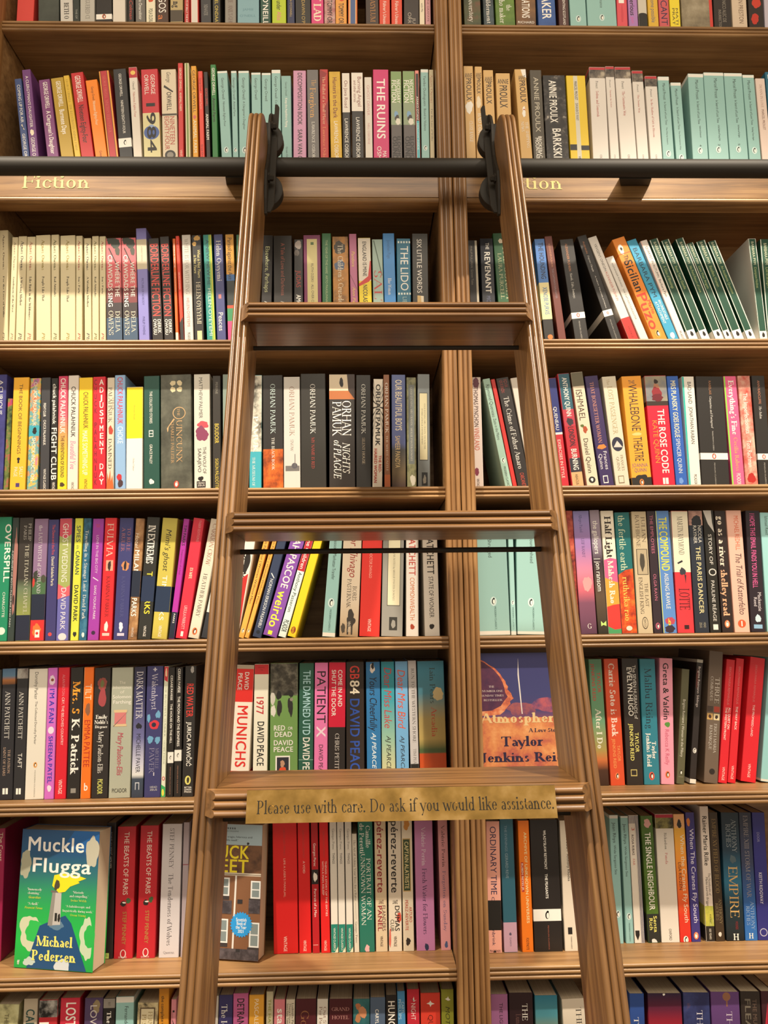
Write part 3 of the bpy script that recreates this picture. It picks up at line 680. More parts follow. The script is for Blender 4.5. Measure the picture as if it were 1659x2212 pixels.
S(1, 'M', 540, 0, 560, 1010, .02, [
 penguin_tq(14,74,8,466,'turquoise paperback half hidden by ladder top',[('George Orwell','34403e',500,640,.5,.28)],962,.3),
 penguin_tq(78,136,75,468,'turquoise paperback behind the hook plate',[('George Orwell','34403e',505,650,.5,.28)],962,.3),
 penguin_tq(143,200,138,448,'taller turquoise paperback beside the hook plate',[('George Orwell','34403e',488,632,.5,.28),('Coming Up for Air','34403e',640,780,.5,.22)],962,.3,22),
 (206,268,200,487,'88b2ac','shorter turquoise paperback with white title',('George Orwell','34403e',525,615,.5,.18),('Keep the Aspidistra Flying',WH,628,815,.5,.22,'B'),('Great Orwell','34403e',940,1040,.5,.2)),
 (278,360,277,453,'c890b0','pink paperback with heavy black capitals',('DECOMPOSITION BOOK','2c2024',465,800,.52,.34,'B'),('SARA VAN OUWEN','2c2024',828,1130,.52,.34,'B')),
 (371,444,364,448,'6a6664','grey paperback with orange title',('The','c89a5c',510,552,.6,.4,'R'),('Forgiven','d8a058',562,756,.5,.5,'R'),('LAWRENCE OSBORNE',WH,780,1045,.5,.26,'R')),
 (451,504,446,445,'b42c2a','red paperback with cream script line',('#y',[(445,0),(470,.9),(520,.3),(600,.0)],'8c1e20'),('#y',[(640,1),(700,.5),(800,.9),(800,1)],'8c1e20'),('The Ballad of a Small Player','e4bc98',490,796,.5,.34,'R'),('Lawrence Osborne','e4905c',812,1060,.5,.36,'R')),
 (518,590,505,460,'n|30|c09420@.3,d8b02c@.6','golden yellow paperback with maroon title',('Hunters in the Dark','6e2a24',495,756,.5,.36,'B'),('LAWRENCE OSBORNE',WH,775,1050,.52,.34)),
 (596,645,588,468,'26221f','narrow white over black paperback',('#b',400,720,'e0d8cc'),('On Java Road','7a3a34',515,692,.5,.42),('LAWRENCE OSBORNE',WH,758,1060,.5,.44)),
 (655,729,648,465,'26221f','white over black paperback with two title lines',('#b',400,712,'e4dcd0'),('Burning Angel','7a2e2c',490,684,.7,.32),('and other stories','7a2e2c',515,655,.3,.22),('LAWRENCE OSBORNE',WH,750,1050,.52,.32)),
 (740,786,732,495,'d8d0c4','off white paperback with pale pink capitals',('GHOST DRIVER','c08c8c',545,740,.5,.36),('NELL OSBORNE','c08c8c',788,925,.5,.28)),
 (792,892,787,446,'ca306c','wide magenta paperback with huge white capitals',('THE RUINS',WH,503,890,.5,.52,'B'),('MAT OSMAN',WH,965,1130,.7,.24),('OSMAN',WH,935,1080,.36,.26)),
 (906,975,900,457,'5a5452','green over grey paperback with white fat capitals',('#b',400,800,'7e9a62'),('#b',660,800,'8c9c7c'),('NECESSARY',WH,508,660,.72,.3,'B'),('FICTION',WH,512,660,.3,.42,'B'),('#n',708,760,.25,.7,'7aa0c0'),('#n',735,775,.3,.8,'3a3430'),('#n',752,806,.4,.9,'d8d4c4'),('ELOGHOSA',BLK,870,1060,.72,.3,'B'),('OSUNDE',BLK,872,1040,.34,.42,'B')),
 (986,1062,977,455,'5a5452','green over grey paperback with white fat capitals',('#b',400,800,'7e9a62'),('#b',660,800,'8c9c7c'),('NECESSARY',WH,508,660,.72,.3,'B'),('FICTION',WH,512,660,.3,.42,'B'),('#n',708,760,.25,.7,'7aa0c0'),('#n',735,775,.3,.8,'3a3430'),('#n',752,806,.4,.9,'d8d4c4'),('ELOGHOSA',BLK,870,1060,.72,.3,'B'),('OSUNDE',BLK,872,1040,.34,.42,'B')),
 (1066,1091,1055,452,'e08c80','slim black paperback with pink edges and cyan foot',('#b',472,775,'2a2422',.18,.85),('#b',775,1300,'52b2bc',.15,.9),('ASAKO OTANI',WH,618,770,.5,.4,'B'),('HOLLOW INSIDE','d8f0ee',790,960,.5,.36)),
 penguin_tq(1100,1149,1092,444,'narrow turquoise paperback near the post',[('Yambo Ouologuem','34403e',485,680,.5,.34),('Bound to Violence','34403e',695,838,.5,.3)],948,.34,20),
 (1154,1186,1146,447,'c8bb98','slim cream paperback beside the post',('Agnes Owens','a05a4c',478,662,.5,.5,'R'),('For the Love of Willie','3a342c',698,905,.5,.36,'R')),
])
ANN = lambda y0, y1, yh: (('#h','ANNIE','3a2c20',yh,.12,.88,30,'B'),('PROULX','3a2c20',y0,y1,.5,.52,'B'))
S(1, 'N', 540, 0, 560, 1015, .02, [
 (1386,1447,1366,424,'d2aa6a','tan paperback with white blob beside the post') + ANN(500,645,484) + (('#n',640,735,.05,.9,WH),('CLOSE RANGE',WH,775,912,.6,.36,'R')),
 (1452,1498,1438,427,'d2aa6a','narrow tan paperback with condensed black name') + ANN(497,600,482) + (('#n',610,700,.1,.8,'e8d8b8'),('BAD DIRT',WH,725,872,.55,.5,'R')),
 (1514,1578,1492,450,'d2aa6a','tan paperback left of the hook plate') + ANN(522,665,508) + (('ACCORDION CRIMES',WH,800,980,.5,.4,'R'),),
 (1592,1684,1572,470,'d2aa6a','wide tan paperback partly behind the ladder') + ANN(545,690,522) + (('POSTCARDS',WH,800,980,.5,.4,'R'),),
])
S(1, 'R', 1099, 0, 560, 1010, .02, [
 (80,156,36,445,'d0a866','tan paperback with white sticker and skittle',('#y',[(445,.55),(445,1),(500,1),(490,.7)],WH),('#h','ANNIE','3a2c20',500,.3,.92,28,'B'),('PROULX','3a2c20',515,658,.6,.5,'B'),('#n',678,722,.45,.7,WH),('#n',705,752,.35,.75,WH),('#b',700,706,'b03c30',.5,.68),('THE SHIPPING',WH,782,948,.72,.24,'R'),('NEWS',WH,780,845,.35,.24,'R')),
 (160,236,133,450,'4c4538','dark olive paperback with grey capitals',('ANNIE PROULX','c4bca8',495,845,.5,.4),('CLOSE RANGE','8c8474',872,1010,.82,.16),('BROKEBACK',WH,872,1030,.6,.26,'B'),('MOUNTAIN',WH,882,1030,.34,.26,'B')),
 (243,388,216,483,'n|70|1c1816@.5,4a4440@.62,d8d0c0@.75','wide black speckled paperback with white capitals',('ANNIE PROULX',WH,515,785,.42,.32,'B'),('BARKSKINS',WH,820,1075,.5,.36,'B')),
 (397,520,367,485,'e2c22c','yellow paperback with grey strip and black bar',('#b',400,1300,'d2cdb8',.36,.58),('MARCEL PROUST','3a342c',520,642,.47,.14,'B'),('SWANN’S WAY','3a342c',660,772,.47,.14),('#b',925,962,BLK,0,.36),('#b',932,962,BLK,.58,1),('VINTAGE',BLK,1000,1080,.47,.12)),
] + [
 (a,b,c,d,'dcd5cc',e,('#b',d-10,d+17,'b83038'),('#b',d+17,f,'n|60|302c2a@.35,6c6258@.55,b0a490@.7'),('Proust','2c2826',f+18,f+66,.45,.16,'R'),(t,'b03c38',f+82,y2,.45,.17,'R'),('OXFORD','3a3430',990,1060,.5,.14,'R'))
 for a,b,c,d,e,f,t,y2 in [(540,642,514,430,'thick white paperback with red band and photo, leftmost',500,'Sodom and Gomorrah',748),(652,708,617,426,'narrow white paperback with dark red head',494,'Swann in Love',688),
  (718,820,677,430,'thick white paperback with red band and crowd photo',503,'The Guermantes Way',742),(826,896,787,454,'white paperback with red band and bluish photo',524,'The Swann Way',724),(907,983,870,488,'shorter white paperback with red band',554,'In the Shadow of Girls in Blossom',880)]
] + [
 penguin_tq(988,1060,953,491,'turquoise paperback right of the white ones',[('Marcel Proust','34403e',532,640,.5,.24),('In Search of Lost Time','34403e',652,800,.5,.18),('The Way by Swann’s','34403e',815,926,.5,.12)],984,.28,24),
 penguin_tq(1072,1138,1035,529,'shorter turquoise paperback with bird badge',[('Marcel Proust','34403e',568,674,.5,.26),('In Search of Lost Time','34403e',686,830,.5,.2),('The Guermantes Way','34403e',838,960,.5,.13)],1010,.3,20),
 penguin_tq(1178,1277,1146,472,'wide turquoise paperback with dark side picture',[('Marcel Proust','34403e',510,636,.55,.2),('In Search of Lost Time','34403e',648,794,.55,.15),('Sodom and Gomorrah','34403e',805,880,.6,.1),('4','34403e',925,938,.55,.12)],964,.2,22),
 penguin_tq(1282,1410,1246,464,'widest turquoise paperback of its row',[('Marcel Proust','34403e',500,628,.58,.16),('In Search of Lost Time','34403e',640,786,.58,.12),('In the Shadow of Young Girls','34403e',800,900,.6,.09),('2','34403e',920,934,.55,.1)],958,.16,20),
 penguin_tq(1416,1533,1376,468,'wide turquoise paperback, second from the last',[('Marcel Proust','34403e',505,630,.55,.17),('In Search of Lost Time','34403e',640,786,.55,.13),('The Prisoner and The Fugitive','34403e',798,880,.6,.09),('5','34403e',918,932,.55,.1)],956,.17,20),
 penguin_tq(1540,1614,1495,480,'turquoise paperback beside the cream pink one',[('Marcel Proust','34403e',515,640,.5,.24),('In Search of Lost Time','34403e',650,800,.5,.18),('Finding Time Again','34403e',815,900,.5,.13)],964,.28,18),
 (1622,1682,1578,503,'dcc8bc','cream pink paperback with brown capitals',('SWANN IN LOVE','9a7464',540,690,.5,.26,'R'),('MARCEL PROUST','6a4436',700,832,.5,.26)),
 (1690,1780,1640,462,'2c6880','teal blue paperback at the right frame edge',('#h','BE',WH,492,.1,.9,26,'B')),
])
# third shelf
def owens(xl,xr,xt,yt,nc,t,y1,desc,base='d2c6a0'):
    return (xl,xr,xt,yt,base,desc,('Agnes Owens',nc,yt+32,384,.5,.34 if xr-xl < 70 else .2,'Q'),(t,'2c2620',425,y1,.5,.26 if xr-xl < 70 else .15,'Q'),('Pb',nc,795,850,.5,.4 if xr-xl < 70 else .2,'K'))
CRAW = (('#b',100,500,'d4686e'),('#b',500,600,'7a3a3c'),('#n',165,250,.3,.95,'3a4038'),('#n',150,215,.0,.6,'3a4038'),('#y',[(230,.2),(240,.15),(400,.9),(400,.96)],'3a2c28'),('#n',225,290,.55,.95,'4c4c40'),('#n',560,640,0,.5,'3a2c2c'),('#b',600,700,'3a3234'),('#b',700,880,'40566e'),('WHERE THE',WH,330,562,.72,.28,'B'),('CRAWDADS SING',WH,280,628,.26,.28,'B'),('DELIA',CRM,655,795,.72,.28,'R'),('OWENS',CRM,650,815,.28,.3,'R'))
BORD = lambda: (('BORDERLINE FICTION','d84c44',205,690,.5,.72,'B'),('DEREK',WH,708,802,.7,.3,'B'),('OWUSU',WH,706,812,.3,.3,'B'))
S(2, 'L', 0, 460, 540, 826, .035, [
 owens(-62,26,-60,118,'5c4c3c','For the Love of Willie',700,'thick cream paperback cut by the left frame edge'),
 owens(53,100,76,163,'8a7c60','Gentlemen of the West',660,'cream paperback with grey brown name'),
 owens(104,163,123,157,'4a443c','A Working Mother',617,'cream paperback with dark slate name'),
 owens(166,222,181,160,'9a5c48','Like Birds in the Wilderness',712,'cream paperback with russet name'),
 owens(240,337,238,151,'8c7a34','People Like That',588,'widest cream paperback with olive name'),
 owens(341,392,340,147,'5c5c34','Bad Attitudes',558,'cream paperback with dark olive name'),
 owens(401,502,401,153,'8c7a34','People Like That',594,'wide cream paperback with pale olive name'),
 owens(504,546,505,154,'983c34','Jen’s Party',537,'cream paperback with dark red name'),
 owens(562,608,558,170,'3a3a44','A Working Mother',628,'shorter cream paperback with blue black name'),
 owens(612,656,611,156,'6a6434','Bad Attitudes',563,'narrow cream paperback with moss name'),
 owens(662,707,660,157,'983c34','Jen’s Party',540,'cream paperback left of the pink leaf ones'),
 (710,812,703,170,'40363a','pink paperback with dark leaves and white capitals') + CRAW,
 (819,918,806,168,'40363a','pink paperback with dark leaves and white capitals') + CRAW,
 (923,992,902,105,'8682c4','tall lilac paperback with cream band',('#b',178,376,'cfc4a8'),('A PERFECT EDITION','6a6258',225,325,.5,.12),('PICTURE OF NOBODY','4a4680',435,615,.5,.2),('PHILIP OWENS','4a4680',690,812,.5,.22)),
 (1012,1082,985,172,'2c2624','black paperback with wide red capitals') + BORD(),
 (1090,1152,1060,160,'2c2624','black paperback with wide red capitals') + BORD(),
 (1166,1194,1145,172,'d8641e','slim burnt orange paperback with tiny white capitals',('WEASELS IN THE ATTIC',WH,205,365,.5,.4,'B'),('HIROKO OYAMADA','f0c0a0',395,525,.5,.36,'B'),('#b',795,850,CRM)),
 (1197,1221,1164,155,'e2412a','slim scarlet paperback with dark foot',('THE FACTORY','3a201c',185,282,.5,.4,'B'),('HIROKO OYAMADA','f4b8a4',395,510,.5,.4,'B'),('#y',[(730,0),(690,1),(850,1),(850,0)],'2c2826')),
 (1226,1284,1206,148,'d2cec6','white paperback with grey spaced title',('WHITE IS FOR WITCHING','8c8478',175,540,.5,.44,'R'),('HELEN OYEYEMI','a8605c',565,758,.5,.32),('PICADOR','3a3430',795,850,.5,.3)),
 (1292,1354,1272,150,'24221f','black paperback with gold nuts and cream lettering',('#n',150,190,.15,.95,'c89c50'),('#n',190,225,.0,.5,'d4aa60'),('What is Not Yours','e8dc94',245,432,.7,.3,'K'),('is Not Yours','e8dc94',280,402,.3,.28,'K'),('HELEN OYEYEMI',CRM,460,740,.55,.45,'R'),('#b',785,850,'d8cc94',.3,.8)),
 (1374,1430,1347,147,'2c8c84','teal paperback with lime right edge',('#b',50,900,'8cb850',.62,.84),('#b',50,900,'c8c438',.84,1),('A NEW NEW ME','1e3c44',180,482,.48,.36),('HELEN OYEYEMI','d0e4d4',500,820,.5,.36)),
 (1441,1500,1418,145,'464a7e','blue violet paperback with white letters',('Helen Oyeyemi',WH,185,455,.5,.5,'R'),('#b',543,570,'d87a74',.32,.62),('Peaces',WH,660,786,.5,.5)),
 (1513,1568,1495,143,'2c3432','amber blue and pink paperback beside the ladder',('#b',100,410,'d49a34'),('#b',410,452,'3c6ca8'),('#b',615,635,'c84c34'),('#b',635,720,'3a8c5c'),('#b',720,880,'d84a80'),('Parasol against the Axe',BLK,165,445,.5,.5)),
 (1577,1625,1568,146,'3f7a5a','green paperback half behind the ladder'),
])
S(2, 'M', 520, 460, 660, 490, .035, [
 (112,168,120,122,'2a2725','black paperback with pale green title',('Elsewhere, Perhaps','c8cc9c',180,432,.5,.4),('Amos Oz',WH,480,590,.5,.4)),
 (180,280,178,125,'33302d','wide charcoal paperback with red brown title',('A Tale of Love and Darkness','9a5a4c',165,450,.5,.2),('Amos Oz','b0a8a0',480,590,.5,.25)),
 (290,341,290,145,'2c2927','dark paperback with face photo and red title',('#n',148,200,.0,.9,'a89c94'),('#n',195,240,.0,.6,'6a625c'),('JUDAS','b4443c',315,406,.5,.5),('AMOS OZ',WH,445,560,.5,.5)),
 (345,438,340,122,'7c2e5a','plum paperback with tall cream label',('#b',143,600,'d4c88c',.2,.8),('#b',160,175,'5a7040',.42,.6),('RUTH OZEKI · ALL OVER CREATION','4a443c',275,560,.5,.14)),
 (443,492,441,112,'2e6c3e','green paperback with thin pale capitals',('THE YEAR OF THE HARE  ARTO PAASILINNA','a8b88c',148,485,.5,.24)),
 (502,588,497,130,'n|20|2c2420@.35,a8742c@.5,c8842e@.65','orange and black pictured paperback',('#n',150,230,0,.9,'3a3020'),('#n',250,320,.1,.8,'4a5c78'),('The Children’s Crusade',CRM,172,492,.5,.32,'R')),
 (597,637,588,115,'b66a8c','dusty pink paperback with yellow script',('#y',[(330,0),(420,1),(425,1),(336,0)],'5c3040'),('Pandora','dcc060',208,292,.5,.44,'K'),('Ann Patchett','dcc060',402,560,.5,.4,'K')),
 (644,712,636,137,'e8d022','white over yellow paperback with red slash',('#b',80,370,'dcd4c4'),('#y',[(385,0),(345,.75),(262,.92),(262,1),(360,1),(375,.8),(400,0)],'c83430'),('ENGLAND IS MINE','2a2624',155,346,.5,.3,'B'),('NICOLAS PADAMSEE','2a2624',390,600,.5,.34,'B')),
 (720,776,713,145,'9cb4a8','pale sage paperback with large red capitals',('#y',[(150,.1),(150,.2),(340,.95),(340,.85)],'4a6050'),('SALT','b83c34',310,530,.5,.75,'R')),
 (781,845,771,112,'3e86c8','bright blue paperback',('Jonathan Page','2c5c90',148,250,.5,.28),('Blue Woman',WH,355,446,.5,.3,'R')),
 (850,925,846,140,'1f6c8a','teal paperback with film strip dots',('THE LIDO',WH,180,424,.55,.55)) + tuple(('#b',y,y+11,'d8e4e0',v,v+.12) for y in (154,434) for v in (.08,.28,.48,.68,.88)) + (('LIBBY PAGE','a8c8cc',455,600,.55,.3),),
 (934,1020,930,113,'34322d','dark olive black paperback with white capitals',('SIX LITTLE WORDS',WH,142,436,.45,.3),('#y',[(448,.3),(452,.7),(488,.7),(486,.3)],'d8b878'),('#y',[(450,.52),(452,.7),(488,.7),(486,.55)],'f0e4c8')),
])
S(2, 'N', 520, 460, 660, 490, .035, [
 (1246,1296,1232,150,'282422','dark paperback with cream board edge beside the post',('PHILIP PULLMAN  Grimm Tales','8c8478',180,392,.35,.22),('#b',50,800,'b8b09c',.76,1)),
 (1312,1388,1298,140,'24262e','blue black paperback with white capitals',('THE',WH,163,200,.55,.26),('REVENANT',WH,210,437,.52,.42,'B'),('MICHAEL PUNKE','5c6078',450,600,.5,.3)),
 (1398,1485,1368,112,'2e5c38','dark green paperback with cream capitals',('#n',140,170,.3,.6,CRM),('THE CORSET','c8c49c',180,480,.72,.34,'R'),('LAURA PURCELL','c8c49c',220,468,.32,.22,'R')),
])
PYM = lambda t, y1: (('#b',60,790,'d8dccc',0,.1),('#b',60,790,'d8dccc',.88,1),('#b',785,900,WH),('BARBARA PYM','c8ccac',200,345,.5,.3),(t,'a8b87c',360,y1,.5,.3),('#n',793,830,.35,.75,BLK))
S(2, 'R', 1119, 460, 540, 826, .035, [
 (174,242,108,174,'2a2826','blue cream and black paperback with big capitals',('#b',100,465,'4c7ec4'),('#b',465,708,'e8dca4'),('THE HOUNDING','23283c',200,442,.55,.46,'B'),('XENOBE PURVIS','4a78a8',495,677,.55,.42,'B'),('#o',826,.6,.25,'e07838')),
 (267,318,175,158,'6e3830','brick brown paperback with faint capitals',('ALEXANDER PUSHKIN','c08868',205,362,.5,.24),('THE CAPTAIN’S DAUGHTER','8c8088',372,570,.5,.24)),
 (376,468,276,180,'282523','black paperback tilted left with white band',('ALEXANDER PUSHKIN','b87a50',208,392,.42,.17),('Novels, Tales, Journeys','d8d4cc',402,570,.45,.17,'I'),('#b',665,705,WH),('#p',683,.14,'b84c38',WH),('PENGUIN CLASSICS','b0aca4',722,850,.5,.1)),
 (618,704,392,160,'282523','black paperback tilted left, whose cover shows',('PUSHKIN','b87a50',198,278,.45,.17),('Eugene Onegin','e0dcd4',290,398,.48,.17,'I'),('A NEW TRANSLATION','d8d4cc',425,640,.5,.1),('#b',652,692,WH),('#p',672,.14,'b84c38',WH),('PENGUIN CLASSICS','b0aca4',715,850,.5,.1)),
 (730,800,464,169,'ddd8d0','white leaning paperback with red foot',('YEVGENY ONEGIN','3a3634',215,396,.5,.26),('ALEXANDER PUSHKIN','b85850',398,592,.5,.26),('#b',705,900,'d8302c'),('VINTAGE',BLK,760,840,.5,.2)),
 (806,862,583,300,'d8d4cc','shorter white leaning paperback with grey capitals',('ALEXANDER PUSHKIN','5a5650',340,500,.5,.2),('THE CAPTAIN’S DAUGHTER','5a5650',512,716,.5,.2)),
 (893,988,624,181,'ea8c30','orange leaning paperback with black and red title',('#n',215,290,.15,.6,'ece4d4'),('#n',238,262,.3,.5,BLK),('#b',280,284,'c84428'),('The',BLK,295,340,.5,.32,'B'),('Sicilian',BLK,326,536,.5,.62,'B'),('Puzo','d83c24',540,786,.45,.72,'B'),('Mario','d83c24',598,690,.82,.24,'B'),('#p',815,.28,'f0a048',BLK)),
 (992,1062,722,190,'3c9cc2','sky blue leaning paperback with dark capitals',('BARBARA PYM','1e3444',240,572,.48,.42),('AN UNSUITABLE',WH,592,722,.7,.26),('ATTACHMENT',WH,596,742,.32,.26),('#n',800,850,.3,.8,WH)),
 (1068,1117,812,190,'e4dcd4','white leaning paperback with pink edge',('#b',50,900,'e8a898',.0,.1),('QUARTET IN AUTUMN','2c2826',228,436,.55,.32),('Barbara Pym','2c2826',448,566,.55,.32),('PICADOR',BLK,790,850,.5,.3)),
] + [(a,b,c,d,GRN,'dark green leaning paperback with white edges') + PYM(t,y1) for a,b,c,d,t,y1 in [(1130,1190,872,182,'A Glass of Blessings',510),(1213,1270,950,187,'Some Tame Gazelle',515),(1305,1362,1045,177,'No Fond Return of Love',535),(1372,1420,1118,207,'Less Than Angels',510),(1432,1496,1182,194,'Excellent Women',500),(1518,1574,1260,195,'An Academic Question',545)]] + [
 (1602,1655,1526,172,'e0dcd4','white covered paperback with green spine',('#b',60,785,GRN,.12,.9),('#b',60,900,'2c6048',.0,.06),('BARBARA PYM','c8ccac',190,345,.5,.3),('Crampton Hodnet','a8b87c',360,500,.5,.3),('#n',793,830,.35,.75,BLK)),
 (1660,1722,1606,175,GRN,'dark green paperback at the right frame edge') + PYM('Civil to Strangers',500),
])
# fourth shelf
S(3, 'L', 0, 780, 540, 841, .035, [
 (-62,18,-32,92,'n|14|34346e@.4,4a4a90@.6','blue paperback cut by the left frame edge',('A CURIOUS',WH,130,360,.55,.3)),
 (22,60,52,250,'n|55|2c3a24@.35,6a7a3c@.5,b83c50@.62,5a4a80@.75','floral patterned paperback'),
 (63,167,92,111,'f0b232','yellow paperback with dark capitals and keyhole',('THE BOOK OF BEGINNINGS','3a2c24',155,620,.5,.22),('#o',652,.5,.1,'2a2420'),('#b',655,680,'2a2420',.44,.56),('SALLY',CRM,702,775,.7,.22),('PAGE',CRM,704,770,.35,.22),('#b',812,838,'4a3a70',.38,.62)),
 (178,258,204,116,'n|45|a83c4c@.3,c89058@.4,3c9ca8@.48,d8b840@.55,b860a0@.64,3c8c4c@.74','multicoloured patchwork paperback',('#b',430,500,'3ca0b0'),('#n',440,490,.3,.8,BLK),('CHUCK PALAHNIUK','e0d4c0',140,432,.5,.32,'B'),('SHOCK INDUCTION','e8e0d0',510,800,.5,.34,'B')),
 (264,325,276,112,'3a3a3e','charcoal paperback with small white capitals',('FIGHT CLUB',WH,280,370,.4,.26,'B'),('CHUCK PALAHNIUK',WH,392,560,.42,.28),('VINTAGE CLASSICS',WH,718,900,.5,.26)),
 (332,378,342,116,'24221f','black paperback with bulging white letters',('chuck palahniuk',WH,152,420,.5,.5,'B'),('FIGHT CLUB',WH,440,792,.5,.75,'B'),('VINTAGE',WH,805,870,.5,.4)),
 (380,442,390,102,'g|c83860@0,d86070@.35,e8c030@.68,e8d028@1','pink to yellow paperback',('CHUCK PALAHNIUK',WH,115,482,.5,.52,'B'),('THE INVENTION OF SOUND',BLK,497,775,.5,.36,'B'),('#n',805,840,.2,.8,'4a3a24')),
 (446,518,455,98,'ddd4c8','white paperback with black and pink lettering',('CHUCK PALAHNIUK','2c2624',170,507,.5,.4,'B'),('Beautiful You','d0548c',530,718,.5,.5,'I'),('VINTAGE',BLK,805,870,.5,.25)),
 (523,613,526,113,'f4ca28','yellow paperback with cream capitals below',('CHUCK PALAHNIUK','5a4a1c',208,450,.5,.34,'B'),('MAKE SOMETHING UP','f4eccc',463,760,.45,.36,'B'),('VINTAGE',BLK,785,870,.5,.22)),
 (616,700,618,107,'d02234','red paperback with stacked white letters',('#s','ADJUSTMENT DAY',WH,120,832,.68,.36),('#s','CHUCK PALAHNIUK','7a1a24',120,832,.2,.24)),
 (706,757,713,112,'d8ccb6','cream paperback with ornate black letters and flames',('CHUCK','3a2e28',245,330,.8,.26,'R'),('PALAHNIUK','3a2e28',175,410,.42,.5,'R'),('#n',428,495,.15,.9,'b84434'),('DAMNED','3a2e28',515,720,.45,.45,'R'),('#y',[(850,.0),(740,.1),(790,.3),(720,.5),(800,.6),(760,.8),(850,1)],'e0642c')),
 (764,834,763,96,'8eb4dc','light blue paperback with red capitals',('CHUCK PALAHNIUK','c83c50',108,420,.5,.5,'B'),('CHOKE','d4e4f0',435,550,.5,.5,'B'),('#n',748,800,.1,.7,'c02c34'),('#n',785,845,.2,.8,'4a3438')),
 (837,945,842,175,'ece8e0','short yellow over white paperback',('#b',100,516,'f2dc1c'),('Pleasure Beach','8c842c',295,392,.48,.1,'R'),('Helen Palmer','8c8880',645,730,.45,.1,'I')),
 (955,1060,955,102,'204f44','dark green paperback with small white capitals',('THE COLLECTED STORIES',WH,203,417,.45,.17),('#b',462,506,WH,.32,.6),('#b',468,482,'204f44',.36,.56),('#b',487,501,'204f44',.36,.56),('GRACE PALEY',WH,555,685,.45,.17),('#n',785,822,.28,.68,WH)),
 (1068,1274,1066,95,'n|16|2e2e26@.3,55564a@.5,7a7a6a@.72','wide grey paperback with pale flower and oval',('#n',130,172,.3,.5,'d8c8a0'),('#n',130,172,.52,.72,'d8c8a0'),('#n',172,214,.3,.5,'d8c8a0'),('#n',172,214,.52,.72,'d8c8a0'),('#o',350,.6,.21,'d0a878',1.0),('#o',350,.6,.185,'55564a',1.0),('#y',[(385,.42),(450,.2),(475,.22),(470,.24),(440,.26),(392,.46)],'d0a878'),('THE','d0a878',318,372,.58,.08,'R'),('UINCUNX','d0a878',395,677,.6,.18,'R'),('CHARLES PALLISER','d0a878',402,682,.38,.09,'R'),('#p',822,.1,'c84430',WH)),
 (1290,1397,1287,90,'d8d5c8','white paperback with purple city picture',('MATTHEW PALMER','44403c',110,382,.42,.22),('#n',400,450,.1,1,'c8505c'),('#n',430,542,0,.95,'8c4060'),('THE WOLF OF','3a3634',572,752,.64,.2),('SARAJEVO','3a3634',580,742,.33,.2),('#n',765,800,.2,.6,BLK),('#b',800,842,BLK,.15,.7),('#h','HEAD',WH,812,.2,.65,11),('#h','ZEUS',WH,828,.2,.65,11)),
 (1413,1466,1411,100,'34302b','dark paperback with yellow capitals beside the ladder',('PEIRENE','8c887c',140,220,.5,.3),('BOUDOIR','d8c04c',415,547,.5,.5,'B'),('SIGRÚN PÁLSDÓTTIR','d8c04c',648,870,.5,.4)),
 (1480,1528,1478,90,'8a9a8e','sage paperback half behind the ladder'),
])
PAM = lambda c='dcdcd4', h=.24: (('ORHAN PAMUK',c,165,420,.5,h,'R'),)
